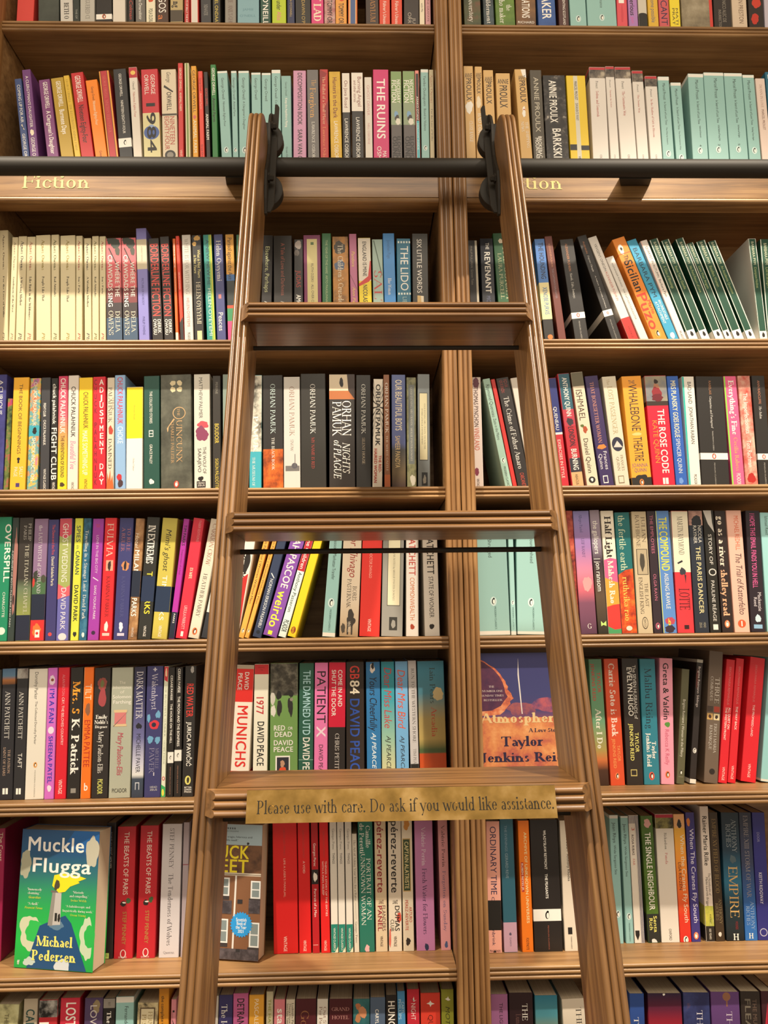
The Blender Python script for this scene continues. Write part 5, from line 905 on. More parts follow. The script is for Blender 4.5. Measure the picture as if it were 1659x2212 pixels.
# sixth shelf
S(5, 'L', 0, 1400, 480, 1130, .026, [
 (-75,-12,-48,165,'2c2a28','dark paperback cut by the left frame edge'),
 (-8,92,20,155,'27262a','black paperback with blue hill photo',('#b',100,275,'g|4a6a8c@0,5a7a94@.06,a86a38@.09,3a2a20@.14'),('ANN PATCHETT','d8d4cc',328,682,.45,.36,'R'),('THE PATRON','c8a890',762,940,.66,.18,'R'),('SAINT OF LIARS','c8a890',742,958,.32,.18,'R'),('#b',1050,1095,WH,.25,.42),('#b',1050,1095,WH,.48,.65)),
 (96,182,130,153,'2a292b','black paperback with grey rock photo',('#b',100,230,'n|25|5a4a48@.4,a8a49c@.55,788088@.7'),('ANN PATCHETT','d8d4cc',330,682,.45,.38,'R'),('TAFT','d8d4cc',788,900,.5,.36),('#b',1050,1095,WH,.25,.44),('#b',1050,1095,WH,.5,.68)),
 (184,325,219,158,'dcd6c8','white paperback with black lettering and amber oval',('Dorothy Parker','2c2824',180,386,.42,.18),('The Collected Dorothy Parker','2c2824',400,722,.45,.12),('#p',876,.13,'e8a050',BLK),('MODERN CLASSICS','9c968a',915,1115,.5,.06)),
 (329,400,360,150,'c968c2','orchid pink paperback with blue brush letters',('#n',195,290,.15,.8,'ecd4e4'),('#o',240,.5,.16,'8c4a30'),('I’M A FAN','3a34a8',303,566,.5,.5,'B'),('#o',616,.5,.32,'e4d4e4',1.2),('SHEENA PATEL','3a34a8',658,1012,.5,.44,'B'),('#n',1020,1080,.25,.75,'ecd4e4')),
 (406,490,438,148,'d21c2e','red paperback with small white spaced capitals',('ALAN PATON','d88088',200,360,.5,.24),('CRY, THE BELOVED COUNTRY','ecd0cc',370,727,.5,.22),('VINTAGE','f0e0d8',985,1092,.48,.32)),
 (496,592,530,148,'25211e','black paperback with orange and white heavy title',('Mrs. S','f0a030',250,496,.5,.58,'Q'),('K. Patrick',WH,530,942,.52,.6,'Q'),('#b',1050,1085,'8c8880',.3,.7)),
 (599,672,630,145,'f0721c','orange paperback with brick red capitals',('#b',50,1200,'e0a070',0,.05),('TILT','f0d0b0',270,390,.5,.62),('#n',405,515,.2,.8,'8c5c40'),('EMMA PATTEE','a82c18',536,892,.5,.6),('#h','b',WH,1038,.3,.75,55,'B')),
 (680,802,708,150,'2a2523','black paperback with embroidered robe picture',('#n',215,330,.15,.85,'8c443c'),('#n',290,460,.25,.8,'a04448'),('#n',240,300,.35,.65,'6a6c40'),('#h','Emily',WH,516,.15,.85,28,'Q'),('#h','Noble’s',WH,555,.08,.92,28,'Q'),('#h','Disgrace',WH,590,.12,.88,20,'Q'),('Mary Paulson-Ellis',WH,625,938,.5,.3,'R'),('PICADOR','d8d870',980,1092,.52,.3,'B')),
 (810,970,838,148,'a9ac9a','sage grey paperback with pink thread spool',('#h','The','d8d4c4',260,.36,.66,22),('#h','Inheritance','d8d4c4',295,.06,.94,22),('#h','of','d8d4c4',330,.4,.6,22),('#h','Solomon','e8e4d8',366,.06,.94,24),('#h','Farthing',WH,405,.08,.94,26),('#b',464,484,'d4b88c',.14,.76),('#b',484,570,'cc7878',.18,.72),('#b',570,588,'d4b88c',.14,.76),('#y',[(470,.85),(585,.12),(590,.14)],'6a605c'),('Mary Paulson-Ellis','b8485c',630,952,.48,.26,'K'),('#h','PICADOR','4a4a42',1066,.14,.84,30)),
 (979,1066,1005,142,'g|2c2c44@0,3c3c64@.3,6c6c9c@.55,c8c8d8@.75,dcdcd8@.83,3c4858@.86,343c4c@1','navy to white paperback with tall white capitals',('DARK MATTER','dcd8dc',176,528,.5,.55,'R'),('#n',560,610,.2,.8,'24242c'),('MICHELLE PAVER','2c2c38',640,932,.5,.36,'S'),('#b',1005,1060,'c8ccd4',.3,.36),('#b',1005,1060,'c8ccd4',.6,.66),('#b',1005,1012,'c8ccd4',.3,.66)),
 (1074,1196,1100,137,'3c3c6c','navy paperback with red folk flower',('#b',148,176,'c8c4d0',.46,.54),('#b',158,166,'c8c4d0',.38,.62),('Wakenhyrst','c4c0d0',195,462,.5,.36,'R'),('#n',530,620,.2,.85,'d03844'),('#o',575,.5,.14,'2c2c40'),('#n',470,530,.55,.95,'6ca4c8'),('#n',490,560,.05,.3,'6ca4c8'),('#n',650,720,.1,.5,'6ca4c8'),('#n',660,720,.55,.95,'6ca4c8'),('MICHELLE','8c88a8',750,905,.74,.2,'R'),('PAVER','8c88a8',745,935,.42,.3,'R'),('#b',930,956,'c8c4d0',.54,.6),('#h','HEAD','c8c8c8',1040,.35,.8,14),('#h','ZEUS','c8c8c8',1060,.35,.8,14)),
 (1200,1241,1228,138,'dce0c8','pale cream paperback with red and green swirls',('#y',[(130,0),(130,1),(255,.9),(240,.1)],'c83440'),('#n',150,220,.2,.8,'e8c8a0'),('THE BEAUTIFUL SUMMER','8c8c7c',275,662,.5,.36,'R'),('CESARE PAVESE','8c8c7c',690,870,.5,.3,'R'),('#p',975,.42,'c84840',WH),('#y',[(1020,0),(1040,1),(1130,1),(1130,0)],'3ca860'),('#n',1050,1110,.1,.8,'e8d850')),
 (1245,1290,1262,145,'26221f','slim black paperback with white badge band, left',('CESARE PAVESE',WH,205,392,.5,.34,'B'),('THE HOUSE ON THE HILL',WH,418,714,.5,.34,'B'),('#b',778,860,WH),('#p',820,.36,None,BLK),('PENGUIN CLASSICS','a87860',890,1095,.5,.14)),
 (1296,1350,1313,145,'26221f','slim black paperback with white badge band, right',('CESARE PAVESE',WH,155,336,.5,.34,'B'),('THE MOON AND THE BONFIRES',WH,362,736,.5,.34,'B'),('#b',762,845,WH),('#p',803,.34,None,BLK),('PENGUIN CLASSICS','a87860',880,1085,.5,.14)),
 (1356,1440,1384,135,'2c2927','black paperback with red title beside the ladder',('#n',135,190,.45,.85,'a8a4a0'),('RED WATER','d83c34',264,516,.5,.58,'B'),('JURICA PAVIČIĆ',WH,555,886,.5,.36,'B'),('#o',988,.5,.26,'e0d878',1.5),('#n',960,1015,.38,.65,'3a3628'),('#h','BITTER',WH,1042,.2,.85,12,'B'),('#h','LEMON',WH,1058,.2,.85,12,'B'),('#h','PRESS',WH,1075,.2,.85,12,'B')),
])
S(5, 'M', 460, 1400, 520, 862, .03, [
 (119,266,158,116,'ece2d2','red and white paperback with huge red title',('#b',60,142,'b8a890'),('#b',142,370,'da2c26'),('#b',846,1000,'da2c26'),('DAVID',WH,162,286,.64,.22,'B'),('PEACE',WH,170,290,.28,.22,'B'),('MUNICHS','da2c26',390,822,.5,.54,'B')),
 (275,374,288,112,'e8e4d0','cream paperback with red head and black capitals',('#b',60,182,'c82c30'),('#h','PRIVATE','7a1c20',136,.25,.7,9),('#h','The','7a1c20',152,.4,.6,9),('1977','c03038',328,458,.42,.5,'Q'),('DAVID PEACE','24221f',505,814,.5,.46,'B')),
 (392,585,397,106,'6e9450','green football field paperback with crowd photo',('#b',60,330,'n|60|24221c@.35,4a463c@.5,8c8878@.7'),('#n',290,365,.2,.42,'24221f'),('#n',350,480,.22,.44,'2c2a28'),('#n',290,345,.64,.86,'24221f'),('#n',330,480,.62,.84,'2c2a28'),('#n',390,480,0,.22,'d8d4c8'),('#n',300,400,-.02,.2,'c8c4b8'),('#o',358,.77,.06,'8c8478'),('#h','RED',WH,553,.12,.55,34,'B'),('#h','OR',WH,556,.64,.82,20),('#h','DEAD',WH,597,.15,.8,34,'B'),('#h','DAVID',WH,655,.12,.84,34,'B'),('#h','PEACE',WH,701,.12,.84,34,'B'),('#b',745,900,WH,.2,.72),('#b',755,900,'2c2c34',.25,.68),('#n',770,830,.36,.54,'b88c70'),('#n',815,905,.28,.64,'d84c28')),
 (589,690,597,105,'2a5a48','dark green paperback with pale blue capitals',('THE DAMNED UTD','a8d0d4',155,602,.52,.5,'B'),('DAVID PEACE',WH,614,940,.52,.46,'B'),('#b',770,774,'8cb0a0')),
 (697,789,703,102,'e87cb2','pink paperback with tall black capitals and white cross',('PATIENT','2c2024',155,520,.5,.66,'S'),('X','f0dce4',540,616,.5,.66,'B'),('DAVID PEACE','3a2430',665,900,.5,.3)),
 (793,910,800,98,'2a2422','red over black paperback with two white lines',('#b',60,546,'d21c3c'),('COME IN AND',WH,150,406,.68,.24,'B'),('SHUT THE DOOR',WH,150,470,.3,.24,'B'),('CHRIS PETIT','dcd4cc',588,836,.52,.24,'R')),
 (920,1044,918,98,'2d231d','thick black paperback with red and blue capitals',('GB','c83c34',120,218,.48,.52,'B'),('84','e8dcc4',222,322,.48,.52,'B'),('DAVID PEACE','2c4c9c',345,900,.48,.52,'B')),
 (1062,1160,1054,97,'2b6c9e','blue paperback with black script',('#n',105,180,.25,.65,'d8ccc0'),('#n',100,150,.35,.6,BLK),('Yours Cheerfully','1c1c24',195,568,.5,.5,'K'),('AJ PEARCE','dce4e4',585,828,.52,.28,'K')),
 (1166,1258,1158,95,'g|2a8492@0,3a94a0@.3,8cb098@.6,ccc08c@.9','teal to sand paperback with red script',('Dear Miss Lake','b03c3c',130,552,.5,.56,'K'),('AJ PEARCE','2c2c28',605,838,.52,.32,'K')),
 (1265,1358,1255,93,'6ca2ca','light blue paperback with orange script',('Dear Mrs Bird','c8502c',145,552,.48,.6,'K'),('AJ PEARCE','2c3038',605,846,.52,.3,'K')),
 (1364,1421,1343,88,'b8b4b2','light grey paperback with serif capitals and black foot',('RUN TO THE WESTERN SHORE','3a3634',142,654,.55,.36,'R'),('TIM PEARS','6a6664',695,830,.55,.34,'R'),('#b',800,1000,'24211e')),
 (1428,1613,1408,92,'g|36788e@0,4a8090@.25,a8945c@.45,b09858@.6,4a5a34@.68,4a5a34@.705,b8481c@.715,c0501c@1','wide paperback with teal sky over orange field',('#n',270,370,.5,1,'c8b484'),('Iain Pears','33403c',135,386,.55,.2,'R'),('Arcadia','b8402c',412,614,.58,.2,'R')),
])
S(5, 'R', 1219, 1380, 440, 1188, .055, [
 (258,366,196,168,'g|5c8c6c@0,6a9a74@.5,a89450@.72,c8703c@.8,4a2c1c@.88,3a2418@1','green to sunset paperback against the ladder',('TAYLOR','b8483c',275,442,.7,.26,'B'),('JENKINS REID','b8483c',205,510,.28,.24,'B'),('After I Do','e4e0cc',575,900,.5,.42,'Q')),
 (379,495,321,165,'d6502c','orange red paperback with flowing white title',('Carrie Soto is Back','ecd8c8',198,796,.5,.42,'Q'),('TAYLOR','eca05c',870,1000,.7,.2),('JENKINS REID','eca05c',818,1058,.38,.2),('#p',1120,.2,'e8804c',BLK)),
 (512,646,466,162,'2d2520','black paperback with white title and yellow name',('The SEVEN HUSBANDS of','dcd8d0',215,652,.74,.2),('EVELYN HUGO',WH,230,632,.44,.3,'B'),('TAYLOR','e0d878',765,925,.72,.22,'B'),('JENKINS REID','e0d878',695,996,.4,.22,'B'),('#b',1065,1120,'c8b870',.26,.64),('#b',1072,1112,'2d2520',.3,.6)),
 (652,779,613,165,'2f7e90','teal paperback with dark and white serif lettering',('Malibu Rising','20303c',240,736,.5,.44,'R'),('Taylor',WH,835,978,.72,.26,'Q'),('Jenkins Reid',WH,768,1042,.38,.28,'Q'),('#p',1118,.22,'d85840',BLK)),
 (790,897,776,158,'e89aae','pink paperback with heavy black title and leaf',('Greta & Valdin','26201f',193,662,.46,.42,'B'),('#n',672,722,.3,.78,'5a9040'),('Rebecca K Reilly','c85874',735,1026,.5,.3),('#p',1105,.22,'e0703c',BLK)),
 (915,978,960,245,'5d5b41','shorter olive paperback with thin white lettering',('Brigitte Reimann | Woman in the Pillory','d8d4c4',490,960,.5,.32),('#p',1085,.34,None,'24221c'),('#b',1120,1124,'8c8870',.2,.8)),
 (1020,1072,1082,165,'2b2422','dark pictured paperback with white ends',('#b',130,192,'b8b4a8'),('#n',230,420,.0,.4,'5a2c24'),('Brigitte Reimann','d8ccc8',222,445,.5,.34),('Siblings','d8ccc8',455,556,.5,.34),('#p',908,.36,'d8d4cc',BLK),('#b',1140,1200,'e0dcd0')),
 (1138,1252,1185,97,'6b5b4d','taller taupe paperback with four small pictures',('THREE','d0c8bc',308,520,.68,.32,'R'),('COMRADES','d0c8bc',303,502,.28,.2,'R'),('#b',545,592,'4a3c34',.02,.44),('#b',545,592,'a84434',.5,.92),('#b',604,656,'c8a060',.02,.44),('#b',604,656,'dcc89c',.5,.92),('#n',612,648,.1,.36,'4a3028'),('#n',612,648,.58,.84,'3a2c28'),('ERICH MARIA','d0c8bc',685,922,.66,.2,'R'),('REMARQUE','d0c8bc',698,900,.34,.2,'R'),('#o',1075,.55,.2,'2c2622')),
 (1255,1326,1325,166,'d8222e','red paperback with two white title lines',('ERICH MARIA REMARQUE','d87878',225,536,.5,.24),('ALL QUIET ON','f0dcd4',555,732,.72,.24,'B'),('THE WESTERN FRONT','f0dcd4',555,822,.36,.24,'B'),('VINTAGE','f0d4cc',1040,1150,.5,.3)),
 (1331,1396,1404,158,'d8222e','red paperback with one short white title',('ERICH MARIA REMARQUE','d87878',222,530,.5,.24),('THE WAY BACK','f0dcd4',548,738,.5,.26,'B'),('VINTAGE','f0d4cc',1030,1140,.5,.3)),
 (1438,1562,1520,146,'d8222e','thick red paperback with thin white title',('ERICH MARIA REMARQUE','d06c6c',205,510,.45,.13),('THE PROMISED LAND','f0dcd4',530,788,.48,.14),('VINTAGE','f0d4cc',1010,1122,.5,.17)),
 (1600,1700,1672,150,'92c8ca','aqua paperback at the right frame edge',('#b',1140,1300,'dcd8cc')),
])
# seventh shelf
S(6, 'L', 0, 1740, 480, 1190, .06, [
 (-90,4,-52,175,'9a1a4a','magenta paperback cut by the left frame edge',('The Coast',CRM,205,420,.7,.25)),
 (770,838,799,131,'2b2321','black paperback with thin white capitals',('BORISLAV PEKIĆ','b0a8a0',200,375,.52,.2),('HOUSES','c8c4bc',384,472,.52,.2,'B'),('#b',1105,1168,'c8d870',.2,.6),('nyrb','3a4020',1112,1162,.4,.22)),
 (846,985,880,160,'ba222e','dark red paperback with white title and bee, left',('THE BEASTS OF PARIS','e8dcd0',200,672,.52,.26,'S'),('#n',690,740,.55,.85,'3c5c38'),('#n',712,762,.25,.6,'2a2422'),('#n',722,736,.35,.6,WH),('STEF PENNEY','b08c48',795,1042,.52,.2),('#o',1112,.5,.16,'e0d4cc',1.4),('#o',1110,.5,.11,'ba222e',1.6),('#h','QUERCUS','e0d4cc',1155,.25,.7,11)),
 (1015,1152,1051,152,'ba222e','dark red paperback with white title and bee, right',('THE BEASTS OF PARIS','e8dcd0',193,662,.52,.26,'S'),('#n',680,730,.55,.85,'3c5c38'),('#n',702,752,.25,.6,'2a2422'),('#n',712,726,.35,.6,WH),('STEF PENNEY','b08c48',785,1032,.52,.2),('#o',1100,.5,.16,'e0d4cc',1.4),('#o',1098,.5,.11,'ba222e',1.6),('#h','QUERCUS','e0d4cc',1143,.25,.7,11)),
 (1182,1330,1216,140,'ccc6c8','pale lilac white paperback with grey serif lettering',('STEF PENNEY','4c4648',170,472,.5,.22,'R'),('The Tenderness of Wolves','4c4648',510,1050,.5,.24,'R'),('#h','Quercus','6c6468',1100,.22,.78,20,'R')),
 (1345,1388,1372,128,'a89aa0','mauve grey paperback beside the ladder',('#b',440,446,'8c3c4c'),),
])
PER = lambda: (('#b',762,1100,'207c6a'),('#y',[(1000,.5),(1000,1),(905,1)],'d8d8b8'),('Georges Perec','3a342e',150,285,.52,.32,'R'),('THINGS','3a342e',305,376,.52,.32),('VINTAGE CLASSICS','e4e8dc',785,945,.5,.3))
S(6, 'M', 440, 1740, 560, 985, .064, [
 (449,606,440,97,'d21e1e','very thick red paperback with thin lettering',('GEORGES PEREC','a83c38',150,330,.48,.08),('LIFE A USER’S MANUAL','e8b0a0',342,592,.48,.08),('VINTAGE','f0d8cc',842,942,.48,.13)),
 (613,689,600,105,'d21e1e','red paperback with short thin title',('GEORGES PEREC','a83c38',160,342,.48,.16),('A VOID','e8c0b4',358,438,.5,.18),('VINTAGE','f0d8cc',865,958,.48,.24)),
 (698,743,685,107,'ae1a22','slim dark red paperback with black square',('#b',412,506,'24201e'),('#n',425,495,.2,.85,'e4dcd0'),('Georges Perec','ecdcd4',243,392,.5,.34),('Portrait of a Man','ecdcd4',534,716,.5,.34),('#b',892,897,'d88c84',.1,.8)),
 (754,811,738,105,'d21e1e','red paperback with two fine title lines',('GEORGES PEREC','a83c38',165,336,.5,.2),('THINGS: A STORY OF THE SIXTIES','f0d4c8',358,712,.68,.2),('WITH A MAN ASLEEP','f0d4c8',358,576,.34,.2),('VINTAGE','f0d8cc',865,960,.48,.28)),
 (818,862,805,105,'dad4c8','slim white paperback with green foot') + PER(),
 (867,910,853,105,'dad4c8','slim white paperback with green foot') + PER(),
 (916,960,902,105,'dad4c8','slim white paperback with green foot') + PER(),
 (966,997,948,183,'d2cab8','shorter slim cream paperback with one long title',('The Art of Asking Your Boss for a Raise','3a342e',222,612,.5,.42,'R'),('#b',625,730,'8c8478',.46,.52),('Georges Perec','3a342e',745,882,.5,.4,'R')),
 (1001,1096,985,62,'246e5c','taller green paperback with white capitals',('Camille',WH,130,275,.68,.3,'R'),('de Peretti',WH,115,310,.26,.3,'R'),('PORTRAIT OF AN','e4e4d8',340,736,.68,.28,'R'),('UNKNOWN WOMAN','e4e4d8',310,770,.3,.28,'R'),('#n',892,950,.3,.7,'d8a8a8')),
 (1104,1178,1091,75,'ccb898','sand paperback with large wine red name',('#b',600,605,'b8a080'),('pérez-reverte','8c2c30',95,562,.5,.58,'B'),('FLANDERS','5c3430',640,806,.72,.3),('PANEL','8c2030',640,806,.38,.36,'B'),('THE','5c3430',605,632,.5,.4),('VINTAGE','4a3a34',838,905,.5,.22)),
 (1186,1272,1179,70,'d2c6b2','sand paperback with large black name and red stains',('#n',680,760,.6,1,'c04838'),('#n',780,920,0,.2,'c86858'),('pérez-reverte','2c2826',95,562,.5,.55,'B'),('DUMAS','2c2826',640,806,.66,.34,'B'),('CLUB','2c2826',730,806,.28,.26),('THE','2c2826',605,632,.5,.36),('VINTAGE','4a3a34',838,905,.5,.22)),
 (1280,1349,1264,73,'d8ccb4','cream paperback with dark green framed label',('#n',82,165,.15,.8,'c88838'),('#b',213,552,'b89858',.08,.8),('#b',219,546,'3a4a34',.14,.74),('CAPTAIN ALATRISTE','d8c890',232,534,.44,.36,'B'),('ARTURO','b83c30',650,750,.72,.26),('PÉREZ-REVERTE','b83c30',605,802,.36,.26),('#n',845,900,.2,.7,'2c2826')),
 (1366,1484,1348,100,'b97aa6','orchid pink paperback with dark serif title',('Valérie Perrin','dcd0d8',142,388,.48,.22,'R'),('Fresh Water for Flowers','33284a',405,828,.5,.24,'R'),('#n',880,938,.42,.66,'2c3450')),
 (1524,1602,1498,86,'d29498','salmon pink paperback beside the post',('Valérie Perrin','4a3034',130,396,.5,.34,'R'),('Forgotten on Sunday','6a6080',420,806,.5,.34,'R'),('#n',865,920,.35,.7,'4a5a80')),
])
S(6, 'N', 960, 1740, 440, 1250, .05, [
 (360,477,338,131,'eeac9a','peach paperback with black belly band',('ORDINARY TIME','2c2a50',170,730,.5,.44),('#b',775,1018,'22201e'),('Cathy Rentzenbrink','2c2a50',745,1142,.42,.22),('#b',775,1018,'22201e'),('#n',1180,1212,.35,.6,'3a2c2c'),('#h','PHOENIX','3a2c2c',1226,.1,.9,18)),
 (490,600,449,98,'306274','slate teal paperback with mauve foot',('THE EVENINGS','7a94a4',165,378,.42,.18),('GERARD REVE','8ca4b0',390,596,.42,.2),('#b',955,1300,'c6a0b4'),('#n',1035,1065,.4,.6,'5a5068'),('CLASSICS','5a5068',1075,1150,.5,.12)),
 (638,729,597,126,'ee7c1e','orange paperback with cream hand capitals',('ARCHIVE OF UNKNOWN UNIVERSES','f0e0a8',220,962,.62,.24,'B'),('#b',465,706,'b83c30',.14,.38),('RUBEN REYES JR.','f0dcc4',472,700,.26,.16,'B'),('FOOTNOTE','4a2c24',1080,1200,.5,.24)),
 (738,968,693,120,'241f1d','very thick black paperback with white band',('WŁADYSŁAW REYMONT',WH,205,525,.52,.09,'B'),('THE PEASANTS',WH,560,762,.52,.09,'B'),('#b',848,945,WH),('#p',897,.17,None,BLK),('PENGUIN CLASSICS','a8604c',980,1220,.52,.04)),
 (988,1092,938,125,'d9cdba','white paperback against the ladder rail',('RHAPSODY  Anthony Rhodes','2c2824',215,620,.55,.2,'B'),('#b',995,1052,'26221f',.28,.62),('PUSHKIN CLASSICS','4a443c',1070,1225,.52,.1)),
])
S(6, 'R', 1240, 1720, 419, 1320, .074, [
 (352,428,300,163,'8fbab6','turquoise paperback against the ladder',('#b',120,192,'dcd8cc'),('Jean Rhys','34403e',228,402,.5,.34),('Wide Sargasso Sea','34403e',420,672,.5,.26),('#p',1010,.34,'c8dcd8','2c3a38'),('#b',1300,1400,'dcd8cc')),
 (452,518,396,171,'8fbab6','slim turquoise paperback left of the striped one',('#b',120,185,'dcd8cc'),('Jean Rhys','34403e',240,412,.5,.36),('Wide Sargasso Sea','34403e',430,690,.5,.28),('#p',1030,.38,'c8dcd8','2c3a38'),('MODERN CLASSICS','4a6a66',1085,1290,.5,.16),('#b',1308,1400,'dcd8cc')),
 (525,612,463,165,'d8d0c4','striped navy and white paperback with label',)+tuple(('#b',120,1400,'2c2c50',v,v+.06) for v in (.02,.16,.3,.44,.58,.7,.82,.94))+(('#b',235,1270,'dcd4c6',0,.62),('3','b84838',265,300,.4,.3),('ROSA RIBAS','4a3434',328,506,.32,.22,'B'),('FAR','c0685c',535,592,.32,.22),('#y',[(1150,.08),(1150,.5),(1190,.5),(1235,.3),(1190,.1)],BLK)),
 (642,745,568,170,'n|10|34501c@.35,4c6c26@.5,5c7c30@.7','green paperback with fat white capitals',('#n',190,280,.2,.85,'d8a49c'),('THE SINGLE NEIGHBOUR',WH,312,976,.5,.46,'B'),('#b',1010,1400,'2a2c28'),('Senta','e0d870',1025,1168,.68,.28,'B'),('Rich','e0d870',1042,1150,.32,.28,'B'),('#n',1215,1280,.25,.75,'d8d8d0')),
 (755,910,692,155,'dcd4c8','thick white paperback with red band and portrait',('#b',100,186,'ae2438'),('#b',186,278,'n|22|2c281c@.4,8c8448@.52,5a5430@.65'),('Richardson','2c2826',315,457,.52,.14,'R'),('Pamela','b8343c',486,582,.52,.14,'R'),('OXFORD','4a4440',1135,1258,.5,.14)),
 (916,1011,848,155,'g|e8b078@0,e8b078@.1,e8b040@.12,e88030@.5,d83820@.8,d02c24@1','orange gradient paperback with black figure at head',('#n',195,240,.35,.65,'2c2420'),('#n',215,278,.25,.75,'2c2420'),('When the Cranes Fly South','e8dcc0',330,1086,.68,.36),('LISA RIDZÉN','4a2820',565,806,.32,.26),('#p',1230,.28,WH,BLK)),
 (1014,1090,952,140,'3d357a','indigo paperback with orange figures at head',('#n',180,265,.05,.5,'d87c30'),('LISA RIDZÉN','2a2458',290,520,.25,.24),('When The Cranes Fly South','dcd8e8',280,1088,.58,.46),('#p',1195,.34,'e07848',WH)),
 (1137,1219,1073,88,'dcd0c4','tall white paperback with black hand lettering',('Rainer Maria Rilke','2c2420',168,596,.5,.5,'B'),('The Notebooks of','3a302c',655,846,.72,.26,'K'),('Malte Laurids Brigge','3a302c',690,940,.4,.26,'K'),('#b',940,1112,'n|40|c8c050@.4,a8ac48@.55,e0d8b0@.7'),('PORTRAIT',BLK,1010,1090,.6,.2),('#b',1112,1247,'26221e'),('100 YEARS','d8d0c0',1130,1235,.5,.24),),
 (1222,1297,1152,140,'3d2f20','dark brown paperback with bronze capitals',('EMPIRE XV FIELD OF BLOOD','8c7448',193,832,.5,.44,'R'),('ANTHONY','8c7c58',878,1096,.68,.3,'R'),('RICHES','8c7c58',915,1065,.3,.3,'R'),('#n',1160,1205,.25,.7,'d8d0c4')),
 (1312,1465,1256,140,'g|1c2c38@0,1c3444@.3,2a6a88@.55,1c3038@.75,141c20@1','thick dark teal paperback with big gold title',('ANTHONY','8c9498',200,480,.68,.26,'R'),('RICHES','8c9498',238,438,.36,.26,'R'),('#n',500,580,.35,.75,'4a5c64'),('EMPIRE','d0a868',598,1042,.52,.5,'R'),('WOUNDS','8c2c30',1070,1140,.6,.14),('#h','H',WH,1210,.38,.68,55,'Q')),
 (1473,1578,1410,140,'g|2c3040@0,343c58@.4,2c5c9c@.7,2c6cb4@1','navy to blue paperback with grey capitals',('EMPIRE XIII STORM OF WAR','8c8484',165,866,.5,.36,'R'),('ANTHONY','98b0cc',903,1142,.68,.28,'R'),('RICHES','98b0cc',940,1106,.32,.28,'R'),('#h','H',WH,1195,.3,.65,45,'Q')),
 (1582,1690,1522,140,'2e2e78','royal blue paperback at the right frame edge',('DOOR','8c8cac',308,392,.4,.2),('KEITH RIDGWAY','c8c8d8',652,922,.42,.24,'B'),('#o',1165,.45,.3,'b8b8c8',1),('#o',1165,.45,.24,'2e2e78',1)),
])
# bottom shelf, cut by the frame
S(7, 'L', 0, 1740, 480, 1630, .02, [
 (-25,132,-12,1485,'n|30|4a4a30@.33,b8b484@.5,c8c89c@.66','cream green botanical paperback at the left frame edge',('THE','5a5438',1555,1640,.45,.2)),
 (172,275,180,1446,'ada08a','taupe paperback with dark teal capitals',('CAIRN','204440',1522,1740,.5,.6,'B')),
 (288,425,296,1455,'b82c34','red paperback under black and white photo',('#b',1400,1585,'n|40|201e1c@.4,b0aca4@.6'),('E',WH,1610,1690,.3,.5,'B')),
 (446,590,455,1440,'c22c40','red paperback with large white capitals',('LOST',WH,1470,1660,.55,.5,'B')),
 (628,766,635,1440,'4c3c5c','dusky purple paperback with gold streak',('#n',1450,1560,.4,.9,'8c7c5c'),('LOVE','c8c0bc',1490,1680,.5,.36)),
 (768,855,774,1442,'24211f','black paperback with grey label at head',('#b',1400,1515,'8c867c'),('BEAUTY','4a443c',1470,1500,.5,.2),('The B','e0dcd4',1540,1680,.5,.36,'Q')),
 (862,1018,868,1430,'8fbab4','wide turquoise paperback with white head',('#b',1400,1475,'dcd8cc'),('Fernando','34403e',1500,1650,.6,.2)),
 (1022,1176,1030,1474,'n|60|3a3428@.35,b8a880@.5,d0c498@.66','ornate cream paperback with framed label',('#b',1510,1700,'5a4a38',.12,.86),('#b',1520,1700,'d4c8a4',.18,.8),('FERN','8c7440',1540,1650,.64,.2,'R'),('PES','8c7440',1560,1650,.34,.2,'R')),
 (1184,1270,1188,1370,'c88422','tall orange paperback with black lettering',('the complete works',BLK,1425,1720,.4,.3,'B')),
 (1275,1312,1280,1450,'c88088','slim pink paperback beside the ladder',('LA',BLK,1520,1700,.5,.4)),
])
